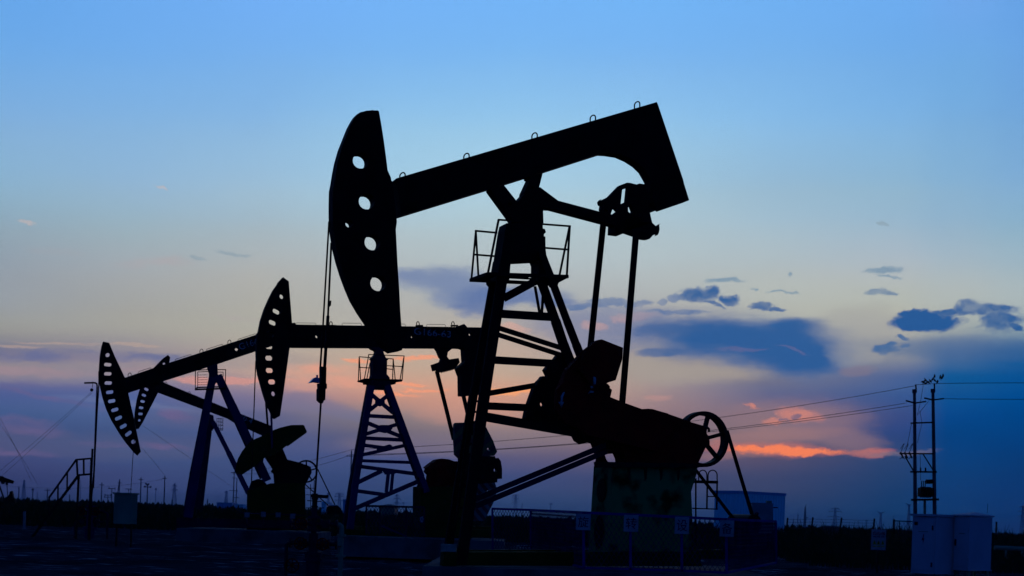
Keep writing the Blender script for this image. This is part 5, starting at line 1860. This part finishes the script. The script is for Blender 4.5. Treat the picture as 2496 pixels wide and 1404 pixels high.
pylon(426, 1178, 30, 'lattice pylon just left of the blue tower legs', hb=6, arms=((6, 6), (16, 8)))
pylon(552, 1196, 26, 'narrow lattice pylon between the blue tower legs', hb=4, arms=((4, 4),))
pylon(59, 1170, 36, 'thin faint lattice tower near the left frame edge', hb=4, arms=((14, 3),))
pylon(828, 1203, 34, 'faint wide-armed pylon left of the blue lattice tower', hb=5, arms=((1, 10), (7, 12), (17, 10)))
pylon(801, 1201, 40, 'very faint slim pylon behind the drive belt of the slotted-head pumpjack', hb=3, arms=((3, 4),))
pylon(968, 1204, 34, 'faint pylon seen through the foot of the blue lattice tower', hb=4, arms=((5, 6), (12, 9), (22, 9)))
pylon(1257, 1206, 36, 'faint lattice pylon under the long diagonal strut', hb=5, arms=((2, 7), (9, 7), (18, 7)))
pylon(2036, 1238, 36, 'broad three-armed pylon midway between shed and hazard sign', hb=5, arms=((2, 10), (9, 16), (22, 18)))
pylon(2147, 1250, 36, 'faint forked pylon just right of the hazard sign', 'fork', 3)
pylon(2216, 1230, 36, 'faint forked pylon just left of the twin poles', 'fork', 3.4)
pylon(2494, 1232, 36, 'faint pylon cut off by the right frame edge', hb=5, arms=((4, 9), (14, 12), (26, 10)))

# chimney-like column
Y = depth(1963, 1236, 26)
k = Y / F
t = P(1963, 1236, Y)
R = thing('flare_stack', 'slim dark column with a thin mast on top, right of the shed', 'column', Vector((t.x, Y, .35)))
MB().tube([Vector((t.x, Y, .35)), t], 4.2 * k, 10, 1.9 * k).build('column', 'farpole', R)
MB().tube([t, t + Vector((2 * k, 0, 7 * k))], .6 * k, 5).build('mast', 'farpole', R)
MB().box(t + Vector((4 * k, 0, -26 * k)), 7 * k, 2 * k, 2.2 * k).build('gallery', 'farpole', R)


# barbed wire fence on the right
def wire_fence():
    Y = 84.0
    R = thing('wire_fence', 'barbed wire fence of dark leaning posts in the reeds at right', 'fence', P(2050, 1330, Y))
    xs = [(1920, 1262, -2), (1981.5, 1261, -3), (2051.5, 1262, -3.5), (2131.5, 1264, -2), (2429, 1272, 0)]
    for x, y, l in xs:
        a = P(x, y, Y)
        MB().bar(a, Vector((a.x + l * 2.6 * Y / F, Y, .3)), .085, .085).build('post', 'black', R)
    w = MB()
    for (x0, y0, l0), (x1, y1, l1) in zip(xs[:4], xs[1:4]):
        for j in range(4):
            w.tube([P(x0, y0 + 4 + 7 * j, Y), P((x0 + x1) / 2, (y0 + y1) / 2 + 5 + 7 * j, Y), P(x1, y1 + 4 + 7 * j, Y)], .010, 4)
    w.build('barbed_wire', 'wire', R)


wire_fence()
Y = 80.0
R = thing('field_gate', 'low dark gate frame in the reeds left of the larger cabinet', 'gate', P(2200, 1340, Y))
MB().bar(P(2179, 1266, Y), P(2178, 1330, Y), .1, .1).build('post', 'black', R)
MB().bar(P(2179, 1269.5, Y), P(2228, 1271.5, Y), .06, .06).bar(P(2192, 1270, Y), P(2192, 1320, Y), .04, .04).build('frame', 'steel', R)
q = MB()
mesh_panel(q, P(2180, 1325, Y), P(2228, 1327, Y), P(2228, 1271, Y), P(2180, 1270, Y), .22, .012)
q.build('mesh_panel', 'mesh', R)
a = P(2009, 1285, 90); b = P(2042, 1286, 90)
MB().box(((a.x + b.x) / 2, 90, (a.z + .4) / 2), b.x - a.x, 1, a.z - .4).box(((a.x + b.x) / 2, 90, a.z + .04), (b.x - a.x) * 1.1, 1.15, .1).top('concrete_box', 'concrete', 'small square concrete box among the reeds between shed and hazard sign', 'concrete box')
MB().tube([P(2424, 1335, 60), P(2560, 1341, 60)], .1, 8).bar(P(2452, 1336, 60), P(2452, 1362, 60), .08, .08).bar(P(2492, 1338, 60), P(2492, 1364, 60), .08, .08).top('pipeline', 'grey', 'pale low pipe running off the right frame edge behind the cabinets', 'pipe')


def small_building(x0, x1, yt, Y, label, m, roof=None, name='building'):
    a, b = P(x0, yt, Y), P(x1, yt, Y)
    zb = .35
    R = thing(name, label, 'building', Vector(((a.x + b.x) / 2, Y, zb)))
    MB().box(((a.x + b.x) / 2, Y + 2, (a.z + zb) / 2), b.x - a.x, 4, a.z - zb).build('wall', m, R)
    w = (b.x - a.x)
    c = Vector(((a.x + b.x) / 2, Y + 2, a.z))
    if roof:
        h = roof * Y / F
        vs = [c + Vector((sx * w * .58, sy * 2.4, 0)) for sx, sy in ((-1, -1), (1, -1), (1, 1), (-1, 1))] + [c + Vector((-w * .15, 0, h)), c + Vector((w * .15, 0, h))]
        MB().add(vs, [(3, 2, 1, 0), (0, 1, 5, 4), (1, 2, 5), (2, 3, 4, 5), (3, 0, 4)]).build('roof', 'farpole', R)
    else:
        MB().box(c + Vector((0, 0, .1)), w * 1.03, 4.2, .2).build('roof', m, R)


small_building(528, 566, 1227, 230, 'low blue building far off between the blue tower legs', 'bluetrim')
small_building(568, 593, 1231, 235, 'lower blue building beside the far pole pair', 'bluewall')
small_building(836, 846, 1222, 120, 'narrow blue box at the foot of the blue lattice tower', 'bluetrim', name='kiosk')
small_building(784, 794, 1228, 120, 'small blue box behind the motor of the slotted-head pumpjack', 'bluewall', name='kiosk')
small_building(928, 962, 1233, 130, 'little hut with a hipped roof seen through the blue lattice tower', 'grey', 5.5, name='hut')


def wire(pts, wpx, label, group='overhead power lines'):
    """smooth curve through (px, py, Y) points"""
    xs = np.array([p[0] for p in pts], float)
    t = np.linspace(0, 1, 25)
    s_ = (xs - xs[0]) / (xs[-1] - xs[0])
    deg = min(2, len(pts) - 1)
    cy = np.polyfit(s_, [p[1] for p in pts], deg)
    Ys = np.interp(t, s_, [p[2] for p in pts])
    q = MB()
    o = [P(xs[0] + (xs[-1] - xs[0]) * a, np.polyval(cy, a), Yv) for a, Yv in zip(t, Ys)]
    r0 = wpx * .5
    q.tube(o, r0 * Ys[0] / F, 5, r0 * Ys[-1] / F)
    q.top('power_line', 'wire', label, 'wire', group)


wire([(2232, 937.5, 92), (2000, 985, 115), (1770, 1015, 140), (1365, 1061, 180), (1204, 1075, 195), (857, 1097, 220)], 1.3, 'uppermost wire running left from the twin poles behind the pulley')
wire([(2209, 976.5, 92), (1960, 1028, 115), (1780, 1047.5, 135), (1399, 1076, 180), (1213, 1091, 195), (850, 1112, 220)], 1.3, 'middle wire running left from the twin poles behind the pulley')
wire([(2224, 984, 92), (2000, 1026, 115), (1800, 1048, 135), (1399, 1079, 180), (1213, 1093.5, 195), (866, 1113, 220)], 1.2, 'lowest wire running left from the twin poles behind the pulley')
wire([(2277, 934.8, 92), (2400, 933.5, 97), (2560, 933.5, 104)], 1.4, 'upper wire running right from the twin poles out of frame')
wire([(2298, 972, 92), (2400, 973, 97), (2560, 973.5, 104)], 1.4, 'lower wire running right from the twin poles out of frame')
wire([(2232, 938, 92), (2277, 935.5, 92)], 1.4, 'short wire spanning between the tops of the twin poles')
wire([(857, 1096, 220), (780, 1117, 240), (571, 1150, 300)], .9, 'upper wire from the tall pole left to the far pole pair')
wire([(847, 1111.5, 220), (780, 1133, 240), (566, 1153, 300)], .9, 'lower wire from the tall pole left to the far pole pair')
wire([(223, 955, 54), (110, 1055, 75), (-30, 1172, 110)], .6, 'left guy wire slanting down from the bent post to the frame edge')
wire([(225, 957, 54), (120, 1055, 75), (-20, 1182, 110)], .6, 'second guy wire close beside it, slanting from the bent post')
wire([(-20, 985, 80), (40, 1095, 150), (76, 1172, 260)], .6, 'faint wire falling right from the left frame edge toward the far poles')
wire([(-20, 1005, 80), (50, 1110, 150), (92, 1182, 260)], .6, 'lower faint wire falling right from the left frame edge toward the far poles')
wire([(346, 1036, 96), (470, 1121, 190), (571, 1190, 300)], .6, 'long thin wire falling right from the small horsehead behind the tower legs')
wire([(344, 1090, 96), (372, 1122, 180), (402, 1160, 330)], .6, 'thin wire falling from the slotted horsehead tip to the tallest far pole')
wire([(10, 1183, 260), (250, 1187, 320), (402, 1167, 340)], .6, 'faint level wire strung along the far poles at left')


# ------------------------------------------------------------------ the evening air
def build_haze():
    q = MB().box((0, 0, 19.0), 9600, 9600, 42.0)
    me = bpy.data.meshes.new('haze')
    me.from_pydata([tuple(v) for v in q.v], [], q.f)
    o = bpy.data.objects.new('haze', me)
    COL.objects.link(o)
    tag(o, 'thin blue evening haze over the plain', None, None, 'stuff')
    m = bpy.data.materials.new('haze')
    m.use_nodes = True
    N, L = m.node_tree.nodes, m.node_tree.links
    N.clear()
    out = N.new('ShaderNodeOutputMaterial')
    v = N.new('ShaderNodeVolumePrincipled')
    v.inputs['Color'].default_value = (0.8, 0.86, 0.95, 1)
    v.inputs['Density'].default_value = 0.00012
    L.new(v.outputs[0], out.inputs['Volume'])
    me.materials.append(m)


build_haze()
